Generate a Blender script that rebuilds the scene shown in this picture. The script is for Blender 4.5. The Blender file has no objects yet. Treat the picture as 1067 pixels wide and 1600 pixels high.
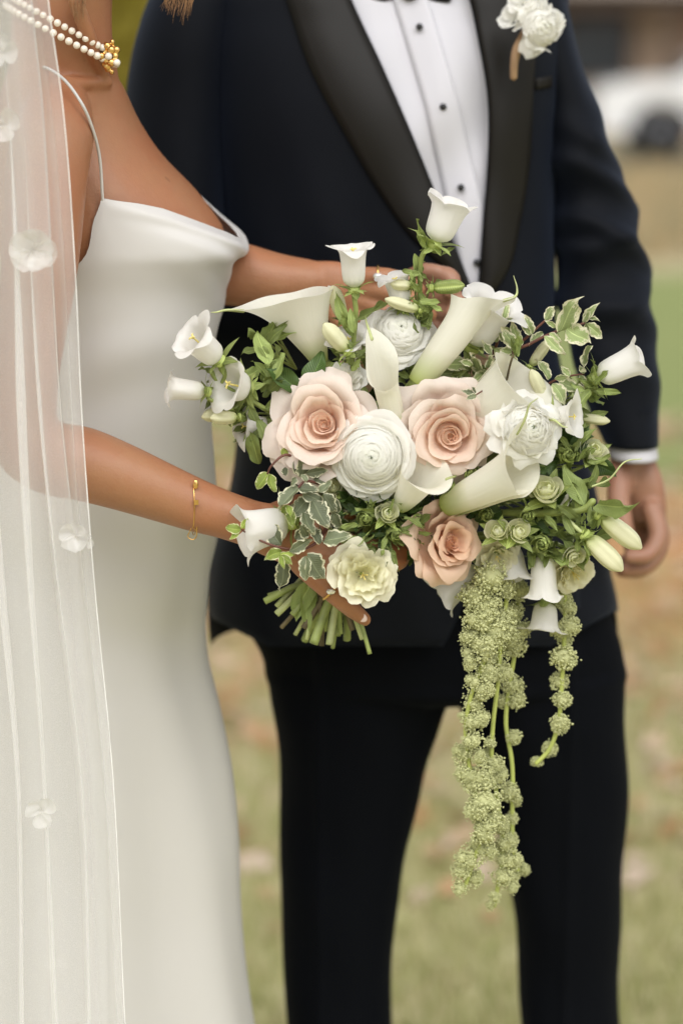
import bpy, math, random
import numpy as np
from mathutils import Vector, Matrix

# ------------------------------------------------------------------ camera, world, sun, exposure
SC = bpy.context.scene
COL = SC.collection
PI = math.pi
CAM_H = 1.45
FPX = 3912.0                      # focal length in pixels of a 1067 x 1600 picture (88 mm lens)
PITCH = math.atan(710.0 / FPX)    # looking slightly down
cam_d = bpy.data.cameras.new('camera')
cam = bpy.data.objects.new('camera', cam_d)
COL.objects.link(cam)
cam.location = (0, 0, CAM_H)
cam.rotation_euler = (PI / 2 - PITCH, 0, 0)
cam_d.sensor_fit = 'VERTICAL'
cam_d.sensor_height = 36.0
cam_d.sensor_width = 24.0
cam_d.lens = FPX * 36.0 / 1600.0
cam_d.clip_start = 0.1
cam_d.clip_end = 400
cam_d.dof.use_dof = True
cam_d.dof.focus_distance = 2.235
cam_d.dof.aperture_fstop = 2.6
SC.camera = cam

SUN_EL, SUN_AZ = math.radians(47), math.radians(-30)     # high, in front of the couple and to the left
world = bpy.data.worlds.new('World')
SC.world = world
world.use_nodes = True
wn = world.node_tree
wn.nodes.clear()
sky = wn.nodes.new('ShaderNodeTexSky')
sky.sky_type = 'NISHITA'
sky.sun_disc = False
sky.sun_elevation = SUN_EL
sky.sun_rotation = PI + SUN_AZ
sky.air_density = 1.0
sky.dust_density = 4.0
sky.ozone_density = 1.0
hs = wn.nodes.new('ShaderNodeHueSaturation')              # thin overcast: most of the blue is gone
hs.inputs['Saturation'].default_value = 0.16
tint = wn.nodes.new('ShaderNodeMixRGB')
tint.blend_type = 'MULTIPLY'
tint.inputs[0].default_value = 1.0
tint.inputs[2].default_value = (0.975, 0.985, 1.0, 1)
bg = wn.nodes.new('ShaderNodeBackground')
bg.inputs['Strength'].default_value = 0.14
wo = wn.nodes.new('ShaderNodeOutputWorld')
wn.links.new(sky.outputs[0], hs.inputs['Color'])
wn.links.new(hs.outputs[0], tint.inputs[1])
wn.links.new(tint.outputs[0], bg.inputs['Color'])
wn.links.new(bg.outputs[0], wo.inputs['Surface'])

sun_d = bpy.data.lights.new('sun', 'SUN')
sun_d.energy = 1.5
sun_d.angle = math.radians(40)
sun_d.color = (1.0, 0.98, 0.95)
sun = bpy.data.objects.new('sun', sun_d)
COL.objects.link(sun)
# light travels from the upper left behind the camera
sdir = Vector((math.sin(SUN_AZ) * math.cos(SUN_EL), -math.cos(SUN_AZ) * math.cos(SUN_EL), math.sin(SUN_EL)))
sun.rotation_euler = sdir.to_track_quat('Z', 'Y').to_euler()
sun.location = (-3, -5, 8)

SC.view_settings.view_transform = 'Standard'
SC.view_settings.look = 'None'
SC.view_settings.exposure = 0.30
SC.view_settings.gamma = 1.0
SC.view_settings.use_curve_mapping = False
SC.cycles.use_denoising = True
SC.cycles.max_bounces = 14
SC.cycles.diffuse_bounces = 10
SC.cycles.transmission_bounces = 12
SC.cycles.transparent_max_bounces = 12
SC.cycles.caustics_reflective = False
SC.cycles.caustics_refractive = False

# ------------------------------------------------------------------ helpers
rng = np.random.default_rng(7)
random.seed(7)
_cp, _sp = math.cos(PITCH), math.sin(PITCH)


def P(px, py, Y):
    """world point at distance Y in front of the photographer, from photo pixels (1067 x 1600)"""
    px, py, Y = np.asarray(px, float), np.asarray(py, float), np.asarray(Y, float)
    a = (px - 533.5) / FPX
    b = -(py - 800.0) / FPX
    dy = _cp + b * _sp
    dz = -_sp + b * _cp
    t = Y / dy
    return np.stack(np.broadcast_arrays(a * t, Y, CAM_H + dz * t), -1)


def mpp(Y):
    return Y * 2.587e-4


def V3(r, u, t):
    """direction: right, up, towards the photographer"""
    v = np.array((r, -t, u), float)
    return v / np.linalg.norm(v)


def lin(r, g, b):
    f = lambda c: c / 12.92 if c <= 0.04045 else ((c + 0.055) / 1.055) ** 2.4
    return (f(r / 255), f(g / 255), f(b / 255), 1)


WL = {}                                   # world translation of each parented object


def empty(name, loc, label=None, cat=None, group=None):
    o = bpy.data.objects.new(name, None)
    COL.objects.link(o)
    o.empty_display_size = 0.02
    o.location = Vector(loc)
    WL[o.name] = Vector(loc)
    tag(o, label, cat, group)
    return o


def tag(o, label=None, cat=None, group=None, kind=None):
    for k, v in (('label', label), ('category', cat), ('group', group), ('kind', kind)):
        if v:
            o[k] = v
    return o


def mesh(name, verts, faces, mat=None, uv=None, smooth=True):
    me = bpy.data.meshes.new(name)
    me.from_pydata([tuple(map(float, v)) for v in verts], [], faces)
    if uv is not None:
        l = me.uv_layers.new(name='UVMap')
        idx = np.empty(len(me.loops), dtype=np.int32)
        me.loops.foreach_get('vertex_index', idx)
        l.data.foreach_set('uv', np.asarray(uv, float)[idx].ravel())
    if smooth:
        me.polygons.foreach_set('use_smooth', [True] * len(me.polygons))
    if mat is not None:
        me.materials.append(mat)
    me.update()
    return me


def put(name, me, parent=None, M=None, label=None):
    """link a mesh whose vertices (or M) are in world space under a parent"""
    o = bpy.data.objects.new(name, me)
    COL.objects.link(o)
    off = WL[parent.name] if parent is not None else Vector((0, 0, 0))
    if M is None:
        o.matrix_basis = Matrix.Translation(-off)
        WL[o.name] = Vector((0, 0, 0))
    else:
        o.matrix_basis = Matrix.Translation(-off) @ M
        WL[o.name] = (Matrix(M)).translation.copy()
    if parent is not None:
        o.parent = parent
    if label:
        o['label'] = label
    return o


def grid_faces(nu, nv, closed=False, off=0):
    """verts indexed i*nv+j, i along u"""
    f = []
    for i in range(nu if closed else nu - 1):
        a, b = i * nv, ((i + 1) % nu) * nv
        for j in range(nv - 1):
            f.append((off + a + j, off + b + j, off + b + j + 1, off + a + j + 1))
    return f


def UVg(nu, nv, u0=-1, u1=1, endpoint=True):
    u = np.linspace(u0, u1, nu, endpoint=endpoint)
    v = np.linspace(0, 1, nv)
    return np.meshgrid(u, v, indexing='ij')


def basis(z, roll=0.0, up=(0, 0, 1)):
    z = np.asarray(z, float)
    z = z / np.linalg.norm(z)
    up = np.asarray(up, float)
    x = np.cross(up, z)
    if np.linalg.norm(x) < 1e-4:
        x = np.cross((0, 1, 0), z)
    x /= np.linalg.norm(x)
    y = np.cross(z, x)
    c, s = math.cos(roll), math.sin(roll)
    return np.stack([c * x + s * y, -s * x + c * y, z])      # rows


def spline(pts, n):
    """Catmull-Rom through pts (k, d) resampled at n"""
    p = np.asarray(pts, float)
    if len(p) == 2:
        t = np.linspace(0, 1, n)[:, None]
        return p[0] * (1 - t) + p[1] * t
    q = np.vstack([2 * p[0] - p[1], p, 2 * p[-1] - p[-2]])
    s = np.linspace(0, len(p) - 1 - 1e-9, n)
    i = s.astype(int)
    f = (s - i)[:, None]
    a, b, c, d = q[i], q[i + 1], q[i + 2], q[i + 3]
    return 0.5 * (2 * b + (c - a) * f + (2 * a - 5 * b + 4 * c - d) * f ** 2 + (3 * b - a - 3 * c + d) * f ** 3)


def tube_data(path, rad, seg=10, n=None, flat=None, hint=(0, 1, 0), cap=True, disp=None):
    """closed tube along path; rad per control point; flat = ratio of the radius along hint"""
    path = np.asarray(path, float)
    rad = np.broadcast_to(np.asarray(rad, float), (len(path),))
    n = n or max(2, len(path) * 4)
    pr = spline(np.hstack([path, rad[:, None]]), n)
    c, r = pr[:, :3], np.maximum(pr[:, 3], 1e-5)
    fl = np.ones(n) if flat is None else spline(np.broadcast_to(np.asarray(flat, float), (len(path),))[:, None], n)[:, 0]
    t = np.gradient(c, axis=0)
    t /= np.linalg.norm(t, axis=1)[:, None] + 1e-12
    hint = np.asarray(hint, float)
    h = hint - (t @ hint)[:, None] * t
    bad = np.linalg.norm(h, axis=1) < 1e-3
    h[bad] = np.cross(t[bad], (0.3, 0.1, 0.9))
    h /= np.linalg.norm(h, axis=1)[:, None]
    s = np.cross(t, h)
    rows = [(c[i], r[i], h[i], s[i], fl[i]) for i in range(n)]
    if cap:                              # round ends
        pre, post = [], []
        for k in (0.95, 0.72, 0.38):
            w = math.sqrt(1 - k * k)
            pre.append((c[0] - t[0] * r[0] * min(1, fl[0]) * k, r[0] * w, h[0], s[0], fl[0]))
            post.append((c[-1] + t[-1] * r[-1] * min(1, fl[-1]) * k, r[-1] * w, h[-1], s[-1], fl[-1]))
        rows = pre + rows + post[::-1]
    th = np.linspace(0, 2 * PI, seg, endpoint=False)
    out = []
    for k, (cc, rr, hh, ss, f) in enumerate(rows):
        rv = np.full(seg, rr)
        if disp is not None:
            rv = rv + disp(k / (len(rows) - 1), th)
        out.append(cc + rv[:, None] * (np.cos(th)[:, None] * ss + f * np.sin(th)[:, None] * hh))
    m = len(rows)
    v = np.array(out).reshape(-1, 3)
    fc = []
    for i in range(m - 1):
        for j in range(seg):
            k = (j + 1) % seg
            fc.append((i * seg + j, i * seg + k, (i + 1) * seg + k, (i + 1) * seg + j))
    fc.append(tuple(range(seg))[::-1])
    fc.append(tuple((m - 1) * seg + j for j in range(seg)))
    uv = np.stack([np.tile(th / (2 * PI), m), np.repeat(np.linspace(0, 1, m), seg)], -1)
    return v, fc, uv


def merge(*parts):
    v, f, u, o = [], [], [], 0
    for p in parts:
        v.append(np.asarray(p[0], float))
        f += [tuple(i + o for i in q) for q in p[1]]
        u.append(p[2] if len(p) > 2 and p[2] is not None else np.zeros((len(p[0]), 2)))
        o += len(p[0])
    return np.vstack(v), f, np.vstack(u)


def tube(name, path, rad, mat, parent=None, seg=8, n=None, label=None, **k):
    v, f, uv = tube_data(path, rad, seg, n, **k)
    return put(name, mesh(name, v, f, mat, uv), parent, label=label)


def ellipsoid_data(c, r, nu=24, nv=14, R=None):
    v, f = [], []
    th = np.linspace(0, 2 * PI, nu, endpoint=False)
    ph = np.linspace(0, PI, nv + 2)[1:-1]
    pts = [(0, 0, 1)] + [(math.sin(p) * math.cos(t), math.sin(p) * math.sin(t), math.cos(p)) for p in ph for t in th] + [(0, 0, -1)]
    pts = np.array(pts) * np.asarray(r, float)
    if R is not None:
        pts = pts @ np.asarray(R)
    for j in range(nu):
        f.append((0, 1 + j, 1 + (j + 1) % nu))
    for i in range(nv - 1):
        for j in range(nu):
            a, b = 1 + i * nu, 1 + (i + 1) * nu
            f.append((a + j, b + j, b + (j + 1) % nu, a + (j + 1) % nu))
    a = 1 + (nv - 1) * nu
    for j in range(nu):
        f.append((a + nu, a + (j + 1) % nu, a + j))
    return pts + np.asarray(c, float), f, np.zeros((len(pts), 2))


def box_data(lo, hi):
    x0, y0, z0 = lo
    x1, y1, z1 = hi
    v = np.array([(x0, y0, z0), (x1, y0, z0), (x1, y1, z0), (x0, y1, z0), (x0, y0, z1), (x1, y0, z1), (x1, y1, z1), (x0, y1, z1)])
    f = [(0, 3, 2, 1), (4, 5, 6, 7), (0, 1, 5, 4), (1, 2, 6, 5), (2, 3, 7, 6), (3, 0, 4, 7)]
    return v, f, np.zeros((8, 2))


def remesh(name, data, voxel, smooth=6, mat=None, factor=0.5):
    """one continuous surface out of overlapping closed pieces"""
    v, f = data[0], data[1]
    me = mesh(name + '_raw', v, f)
    o = bpy.data.objects.new(name + '_raw', me)
    COL.objects.link(o)
    m = o.modifiers.new('r', 'REMESH')
    m.mode = 'VOXEL'
    m.voxel_size = voxel
    m.use_smooth_shade = True
    s = o.modifiers.new('s', 'SMOOTH')
    s.factor = factor
    s.iterations = smooth
    dg = bpy.context.evaluated_depsgraph_get()
    out = bpy.data.meshes.new_from_object(o.evaluated_get(dg))
    bpy.data.objects.remove(o)
    bpy.data.meshes.remove(me)
    out.name = name
    out.materials.clear()
    if mat:
        out.materials.append(mat)
    return out


def interp(table, x):
    t = np.asarray(table, float)
    x = np.asarray(x, float)
    return np.stack([np.interp(x, t[:, 0], t[:, k]) for k in range(1, t.shape[1])], -1)


def sinterp(table, x):
    """smooth (cubic Hermite) interpolation of table columns"""
    t = np.asarray(table, float)
    x = np.clip(np.asarray(x, float), t[0, 0], t[-1, 0])
    xs, ys = t[:, 0], t[:, 1:]
    d = np.gradient(ys, xs, axis=0)
    i = np.clip(np.searchsorted(xs, x, side='right') - 1, 0, len(xs) - 2)
    h = (xs[i + 1] - xs[i])
    s = ((x - xs[i]) / h)[..., None]
    h = h[..., None]
    return (ys[i] * (2 * s ** 3 - 3 * s ** 2 + 1) + d[i] * h * (s ** 3 - 2 * s ** 2 + s)
            + ys[i + 1] * (-2 * s ** 3 + 3 * s ** 2) + d[i + 1] * h * (s ** 3 - s ** 2))


# ------------------------------------------------------------------ materials
class NT:
    def __init__(self, name):
        self.m = bpy.data.materials.new(name)
        self.m.use_nodes = True
        self.t = self.m.node_tree
        self.t.nodes.clear()
        self.out = self.n('OutputMaterial')

    def n(self, kind, **k):
        nd = self.t.nodes.new('ShaderNode' + kind)
        for a, b in k.items():
            if a.startswith('i_'):
                key = a[2:]
                nd.inputs[int(key) if key.isdigit() else key.replace('_', ' ')].default_value = b
            else:
                setattr(nd, a, b)
        return nd

    def l(self, a, b):
        self.t.links.new(a, b)

    def ramp(self, src, stops):
        r = self.n('ValToRGB')
        e = r.color_ramp.elements
        while len(e) < len(stops):
            e.new(0.5)
        for x, (p, c) in zip(e, stops):
            x.position = p
            x.color = c if len(c) == 4 else (*c, 1)
        self.l(src, r.inputs[0])
        return r.outputs[0]

    def noise(self, scale, detail=3, vec=None, rough=0.5, dist=0.0):
        nz = self.n('TexNoise')
        nz.inputs['Scale'].default_value = scale
        nz.inputs['Detail'].default_value = detail
        nz.inputs['Roughness'].default_value = rough
        nz.inputs['Distortion'].default_value = dist
        if vec is not None:
            self.l(vec, nz.inputs['Vector'])
        return nz.outputs[0]

    def mapping(self, src, scale):
        mp = self.n('Mapping')
        mp.inputs['Scale'].default_value = scale
        self.l(src, mp.inputs['Vector'])
        return mp.outputs[0]

    def mix(self, fac, a, b, mode='MIX'):
        mx = self.n('MixRGB', blend_type=mode)
        for s, i in ((fac, 0), (a, 1), (b, 2)):
            if hasattr(s, 'links'):
                self.l(s, mx.inputs[i])
            else:
                mx.inputs[i].default_value = s
        return mx.outputs[0]

    def math(self, op, a, b=0.0):
        mt = self.n('Math', operation=op)
        for s, i in ((a, 0), (b, 1)):
            if hasattr(s, 'links'):
                self.l(s, mt.inputs[i])
            else:
                mt.inputs[i].default_value = s
        return mt.outputs[0]

    def bump(self, h, strength, dist):
        b = self.n('Bump')
        b.inputs['Strength'].default_value = strength
        b.inputs['Distance'].default_value = dist
        self.l(h, b.inputs['Height'])
        return b.outputs[0]

    def pbsdf(self, color, rough=0.6, normal=None, **k):
        p = self.n('BsdfPrincipled')
        if hasattr(color, 'links'):
            self.l(color, p.inputs['Base Color'])
        else:
            p.inputs['Base Color'].default_value = color
        if hasattr(rough, 'links'):
            self.l(rough, p.inputs['Roughness'])
        else:
            p.inputs['Roughness'].default_value = rough
        if normal is not None:
            self.l(normal, p.inputs['Normal'])
        for a, b in k.items():
            p.inputs[a.replace('_', ' ')].default_value = b
        return p

    def done(self, sh):
        self.l(sh.outputs[0], self.out.inputs[0])
        return self.m

    def thin(self, color, p, amount):
        """a thin sheet that lets part of the light through"""
        tr = self.n('BsdfTranslucent')
        if hasattr(color, 'links'):
            self.l(color, tr.inputs[0])
        else:
            tr.inputs[0].default_value = color
        mx = self.n('MixShader')
        mx.inputs[0].default_value = amount
        self.l(p.outputs[0], mx.inputs[1])
        self.l(tr.outputs[0], mx.inputs[2])
        return mx


def simple(name, color, rough=0.6, var=0.12, scale=40, bump=0.0, bscale=200, **k):
    t = NT(name)
    co = t.n('TexCoord').outputs['Object']
    nz = t.noise(scale, 4, co)
    a = tuple(c * (1 - var) for c in color[:3]) + (1,)
    b = tuple(min(1, c * (1 + var)) for c in color[:3]) + (1,)
    c = t.ramp(nz, [(0.3, a), (0.7, b)])
    nrm = t.bump(t.noise(bscale, 3, co), bump, 0.002) if bump else None
    return t.done(t.pbsdf(c, rough, nrm, **k))


def petal_mat(name, base, rim, inner, thin=0.28, rough=0.5, vein=0.25, speck=0.0):
    """colour runs along the petal from base to rim (UV v) and from outer to inner petals (frac)"""
    t = NT(name)
    uv = t.n('TexCoord').outputs['UV']
    sx = t.n('SeparateXYZ')
    t.l(uv, sx.inputs[0])
    c = t.ramp(sx.outputs[1], [(0.0, base), (0.36, rim), (1.0, rim)])
    at = t.n('Attribute', attribute_type='OBJECT', attribute_name='inner')
    c = t.mix(at.outputs['Fac'], c, inner)
    vv = t.mapping(uv, (26, 2.2, 1))
    nz = t.noise(1.0, 4, vv, 0.6, 0.4)
    c = t.mix(t.math('MULTIPLY', nz, 0.10), c, (base[0] * 0.8, base[1] * 0.8, base[2] * 0.7, 1))
    if speck:
        sp = t.ramp(t.noise(9, 2, uv), [(0.70, (0, 0, 0, 1)), (0.78, (1, 1, 1, 1))])
        c = t.mix(t.math('MULTIPLY', sp, speck), c, (0.55, 0.34, 0.16, 1))
    nrm = t.bump(nz, vein, 0.0012)
    p = t.pbsdf(c, rough, nrm, Specular_IOR_Level=0.3)
    return t.done(t.thin(c, p, thin))


def leaf_mat(name, dark, light, margin=None, rough=0.45, thin=0.2, edge=0.62):
    t = NT(name)
    uv = t.n('TexCoord').outputs['UV']
    ob = t.n('TexCoord').outputs['Object']
    rnd = t.n('ObjectInfo').outputs['Random']
    sx = t.n('SeparateXYZ')
    t.l(uv, sx.inputs[0])
    x = t.math('ABSOLUTE', sx.outputs[0])                      # 0 midrib .. 1 margin
    y = sx.outputs[1]
    vein = t.n('TexWave', wave_type='BANDS', bands_direction='Y')
    mp = t.n('CombineXYZ')
    t.l(sx.outputs[0], mp.inputs[0])
    t.l(t.math('SUBTRACT', t.math('MULTIPLY', y, 9.0), t.math('MULTIPLY', x, 2.2)), mp.inputs[1])
    t.l(mp.outputs[0], vein.inputs['Vector'])
    vein.inputs['Scale'].default_value = 0.5
    vein.inputs['Distortion'].default_value = 0.6
    nz = t.noise(3.0, 4, uv)
    c = t.mix(nz, dark, light)
    mid = t.ramp(x, [(0.0, (1, 1, 1, 1)), (0.09, (0, 0, 0, 1))])
    c = t.mix(t.math('MULTIPLY', mid, 0.55), c, tuple(min(1, v * 2.0) for v in light[:3]) + (1,))
    c = t.mix(t.math('MULTIPLY', vein.outputs['Fac'], 0.18), c, light)
    hv = t.n('HueSaturation')
    t.l(c, hv.inputs['Color'])
    t.l(t.math('ADD', t.math('MULTIPLY', rnd, 0.6), 0.7), hv.inputs['Value'])
    c = hv.outputs[0]
    if margin is not None:
        nn = t.noise(6.5, 2, t.mix(1.0, uv, t.n('ObjectInfo').outputs['Location'], 'ADD'), 0.75)
        e = t.math('ADD', t.math('MAXIMUM', x, t.math('SUBTRACT', y, 0.12)), t.math('MULTIPLY', t.math('SUBTRACT', nn, 0.5), 1.0))
        f = t.ramp(e, [(edge, (0, 0, 0, 1)), (edge + 0.07, (1, 1, 1, 1))])
        c = t.mix(f, c, margin)
    h = t.math('ADD', vein.outputs['Fac'], t.math('MULTIPLY', mid, -1.5))
    p = t.pbsdf(c, rough, t.bump(h, 0.35, 0.0008), Specular_IOR_Level=0.4)
    return t.done(t.thin(c, p, thin))


def cloth_mat(name, color, rough=0.8, weave=900, bump=0.15, sheen=0.0, tint=None, var=0.06, spec=0.3, dark=None):
    t = NT(name)
    co = t.n('TexCoord').outputs['Object']
    nz = t.noise(6, 3, co)
    c = t.mix(t.math('MULTIPLY', nz, var * 4), color, dark or tuple(v * 0.75 for v in color[:3]) + (1,))
    w = t.noise(weave, 2, co)
    p = t.pbsdf(c, rough, t.bump(w, bump, 0.0006), Specular_IOR_Level=spec, Sheen_Weight=sheen, Sheen_Roughness=0.5)
    if tint:
        p.inputs['Sheen Tint'].default_value = tint
    return t.done(p)


M = {}
M['skin_tan'] = None


def skin(name, color, red):
    t = NT(name)
    co = t.n('TexCoord').outputs['Object']
    a = t.noise(14, 4, co)
    b = t.noise(420, 3, co, 0.6)
    c = t.mix(t.ramp(a, [(0.35, (0, 0, 0, 1)), (0.75, (1, 1, 1, 1))]), color, red)
    spot = t.ramp(t.noise(55, 1, co), [(0.785, (0, 0, 0, 1)), (0.80, (1, 1, 1, 1))])
    c = t.mix(t.math('MULTIPLY', spot, 0.45), c, tuple(v * 0.35 for v in color[:3]) + (1,))
    fr = t.ramp(t.noise(75, 5, co, 0.7), [(0.42, (0, 0, 0, 1)), (0.70, (1, 1, 1, 1))])
    c = t.mix(t.math('MULTIPLY', fr, 0.30), c, tuple(v * 0.78 for v in red[:3]) + (1,))
    c = t.mix(t.math('MULTIPLY', b, 0.16), c, tuple(v * 0.7 for v in color[:3]) + (1,))
    p = t.pbsdf(c, 0.44, t.bump(b, 0.38, 0.0010), Specular_IOR_Level=0.4, Subsurface_Weight=0.12, Subsurface_Scale=0.006)
    p.inputs['Subsurface Radius'].default_value = (1.0, 0.35, 0.18)
    return t.done(p)


M['skin_tan'] = skin('tanned_skin', (0.345, 0.165, 0.082, 1), (0.365, 0.142, 0.068, 1))
M['skin_fair'] = skin('fair_skin', (0.33, 0.175, 0.11, 1), (0.33, 0.15, 0.095, 1))
M['satin'] = cloth_mat('ivory_satin', (0.575, 0.555, 0.53, 1), 0.40, 1500, 0.05, 0.15, None, 0.02, 0.35)
M['navy'] = cloth_mat('navy_wool', (0.0030, 0.0038, 0.0060, 1), 0.7, 1400, 0.35, 0.13, (0.26, 0.34, 0.56, 1), 0.08, 0.12)
M['trouser'] = cloth_mat('dark_navy_wool', (0.0030, 0.0036, 0.0052, 1), 0.85, 1400, 0.25, 0.02, (0.16, 0.22, 0.40, 1), 0.08, 0.06)
M['lapel'] = cloth_mat('black_satin', (0.0085, 0.0072, 0.0055, 1), 0.5, 2000, 0.05, 0.0, None, 0.04, 0.22)
M['black'] = simple('black_gloss', (0.008, 0.008, 0.009, 1), 0.25)
M['shirt'] = cloth_mat('white_cotton', (0.55, 0.54, 0.575, 1), 0.75, 1600, 0.12, 0.1)
M['pearl'] = simple('pearl', (0.80, 0.72, 0.62, 1), 0.22, 0.05, 30, Specular_IOR_Level=0.7, Coat_Weight=0.5)
M['gold'] = simple('gold', (0.75, 0.46, 0.16, 1), 0.25, 0.1, 60, Metallic=1.0)
M['gem'] = simple('clear_stone', (0.85, 0.85, 0.82, 1), 0.08, 0.05, 60, Metallic=0.7)
M['nail'] = simple('pale_nail', (0.78, 0.60, 0.55, 1), 0.2, 0.03, 30)
M['hair'] = simple('brown_hair', (0.30, 0.16, 0.075, 1), 0.42, 0.3, 300)
M['hair_dark'] = simple('dark_hair', (0.05, 0.03, 0.02, 1), 0.5, 0.3, 300)

M['blush'] = petal_mat('blush_petal', (0.84, 0.70, 0.52, 1), (0.89, 0.785, 0.715, 1), (0.88, 0.645, 0.49, 1), 0.40, vein=0.45)
M['peach'] = petal_mat('peach_petal', (0.80, 0.60, 0.40, 1), (0.80, 0.585, 0.445, 1), (0.80, 0.50, 0.33, 1), 0.34)
M['white_petal'] = petal_mat('white_petal', (0.88, 0.88, 0.78, 1), (0.91, 0.90, 0.86, 1), (0.89, 0.89, 0.80, 1), 0.48, vein=0.12)
M['cream_petal'] = petal_mat('cream_petal', (0.80, 0.79, 0.50, 1), (0.86, 0.83, 0.66, 1), (0.80, 0.79, 0.52, 1), 0.38, vein=0.2)
M['bud_petal'] = petal_mat('pale_green_petal', (0.60, 0.66, 0.30, 1), (0.86, 0.85, 0.66, 1), (0.78, 0.80, 0.50, 1), 0.38)
M['bell'] = petal_mat('bell_petal', (0.74, 0.74, 0.62, 1), (0.84, 0.82, 0.79, 1), (0.8, 0.8, 0.75, 1), 0.34, vein=0.3)
M['calla'] = petal_mat('calla_spathe', (0.45, 0.52, 0.14, 1), (0.89, 0.865, 0.77, 1), (0.78, 0.72, 0.5, 1), 0.40, 0.42, 0.35, 0.0)
M['closed_bud'] = petal_mat('closed_bud', (0.50, 0.56, 0.20, 1), (0.76, 0.74, 0.50, 1), (0.6, 0.65, 0.3, 1), 0.2)
M['stem'] = simple('green_stem', (0.25, 0.30, 0.085, 1), 0.5, 0.35, 50)
M['pale_stem'] = simple('pale_green_stem', (0.42, 0.46, 0.20, 1), 0.5, 0.3, 40)
M['brown_stem'] = simple('brown_stem', (0.13, 0.10, 0.05, 1), 0.65, 0.4, 60, 0.4, 300)
M['red_stem'] = simple('reddish_stem', (0.13, 0.045, 0.03, 1), 0.5, 0.3, 60)
M['sepal'] = leaf_mat('green_sepal', (0.20, 0.27, 0.065, 1), (0.40, 0.46, 0.15, 1))
M['leaf'] = leaf_mat('green_leaf', (0.135, 0.18, 0.045, 1), (0.27, 0.325, 0.10, 1))
M['dark_leaf'] = leaf_mat('dark_green_leaf', (0.038, 0.072, 0.016, 1), (0.078, 0.13, 0.032, 1), rough=0.35)
M['soft_leaf'] = leaf_mat('soft_green_leaf', (0.20, 0.27, 0.07, 1), (0.36, 0.43, 0.15, 1), rough=0.6)
M['variegated'] = leaf_mat('variegated_leaf', (0.105, 0.125, 0.068, 1), (0.20, 0.225, 0.13, 1), (0.72, 0.70, 0.50, 1), edge=0.78)
M['pale_variegated'] = leaf_mat('pale_variegated_leaf', (0.22, 0.29, 0.11, 1), (0.38, 0.44, 0.2, 1), (0.74, 0.71, 0.50, 1), edge=0.66)
M['young_variegated'] = leaf_mat('young_variegated_leaf', (0.22, 0.30, 0.05, 1), (0.34, 0.42, 0.09, 1), (0.72, 0.71, 0.42, 1), edge=0.84)
M['amaranth'] = simple('amaranth_green', (0.50, 0.51, 0.255, 1), 0.8, 0.22, 160, Subsurface_Weight=0.0)
M['amaranth_stem'] = simple('amaranth_stem', (0.42, 0.47, 0.12, 1), 0.55, 0.15, 60)
M['stamen'] = simple('yellow_stamen', (0.78, 0.66, 0.22, 1), 0.6)
M['green_centre'] = simple('green_centre', (0.13, 0.19, 0.05, 1), 0.6, 0.4, 400)

# ------------------------------------------------------------------ the setting
def ground_material():
    t = NT('ground')
    co = t.n('TexCoord').outputs['Object']
    sx = t.n('SeparateXYZ')
    t.l(co, sx.inputs[0])
    wob = t.math('MULTIPLY', t.math('SUBTRACT', t.noise(1.3, 5, co), 0.5), 3.2)
    y = t.math('ADD', sx.outputs[1], wob)
    big = t.noise(2.6, 5, co, 0.65)
    fine = t.noise(14, 4, co, 0.7)
    grass = t.ramp(t.mix(0.5, big, fine), [(0.30, (0.33, 0.335, 0.14, 1)), (0.5, (0.46, 0.43, 0.23, 1)), (0.72, (0.60, 0.53, 0.36, 1))])
    litter = t.ramp(t.mix(0.4, big, fine), [(0.30, (0.27, 0.27, 0.135, 1)), (0.47, (0.37, 0.335, 0.195, 1)), (0.6, (0.48, 0.385, 0.26, 1)), (0.72, (0.58, 0.47, 0.37, 1))])
    soil = t.ramp(big, [(0.3, (0.46, 0.23, 0.105, 1)), (0.7, (0.56, 0.315, 0.155, 1))])
    lawn = t.ramp(t.mix(0.5, big, fine), [(0.3, (0.20, 0.24, 0.085, 1)), (0.7, (0.29, 0.315, 0.13, 1))])
    dry = t.ramp(t.mix(0.35, t.noise(0.35, 4, co, 0.6), fine), [(0.36, (0.35, 0.325, 0.20, 1)), (0.5, (0.46, 0.405, 0.26, 1)), (0.66, (0.58, 0.42, 0.25, 1))])
    n = t.math('DIVIDE', y, 40.0)
    def band(a, b):
        return t.ramp(n, [(a / 40, (0, 0, 0, 1)), (b / 40, (1, 1, 1, 1))])
    c = t.mix(band(3.7, 5.7), grass, litter)
    c = t.mix(band(5.5, 6.6), c, soil)
    c = t.mix(band(7.3, 8.9), c, lawn)
    c = t.mix(band(16.5, 18.0), c, dry)
    return t.done(t.pbsdf(c, 0.95, t.bump(fine, 0.6, 0.03), Specular_IOR_Level=0.1))


g = put('ground', mesh('ground', [(-150, -60, 0), (150, -60, 0), (150, 250, 0), (-150, 250, 0)], [(0, 1, 2, 3)], ground_material(), smooth=False))
tag(g, 'lawn with a band of fallen leaves and bare orange soil', kind='structure')


def sheet_mat(name, cols, thin=0.3):
    t = NT(name)
    at = t.n('Attribute', attribute_type='GEOMETRY', attribute_name='tone')
    c = t.ramp(at.outputs['Fac'], [(i / (len(cols) - 1), c) for i, c in enumerate(cols)])
    p = t.pbsdf(c, 0.8, Specular_IOR_Level=0.2)
    return t.done(t.thin(c, p, thin))


def with_tone(me, per, n):
    a = me.attributes.new('tone', 'FLOAT', 'FACE')
    a.data.foreach_set('value', np.repeat(rng.random(n), per))
    return me


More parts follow.
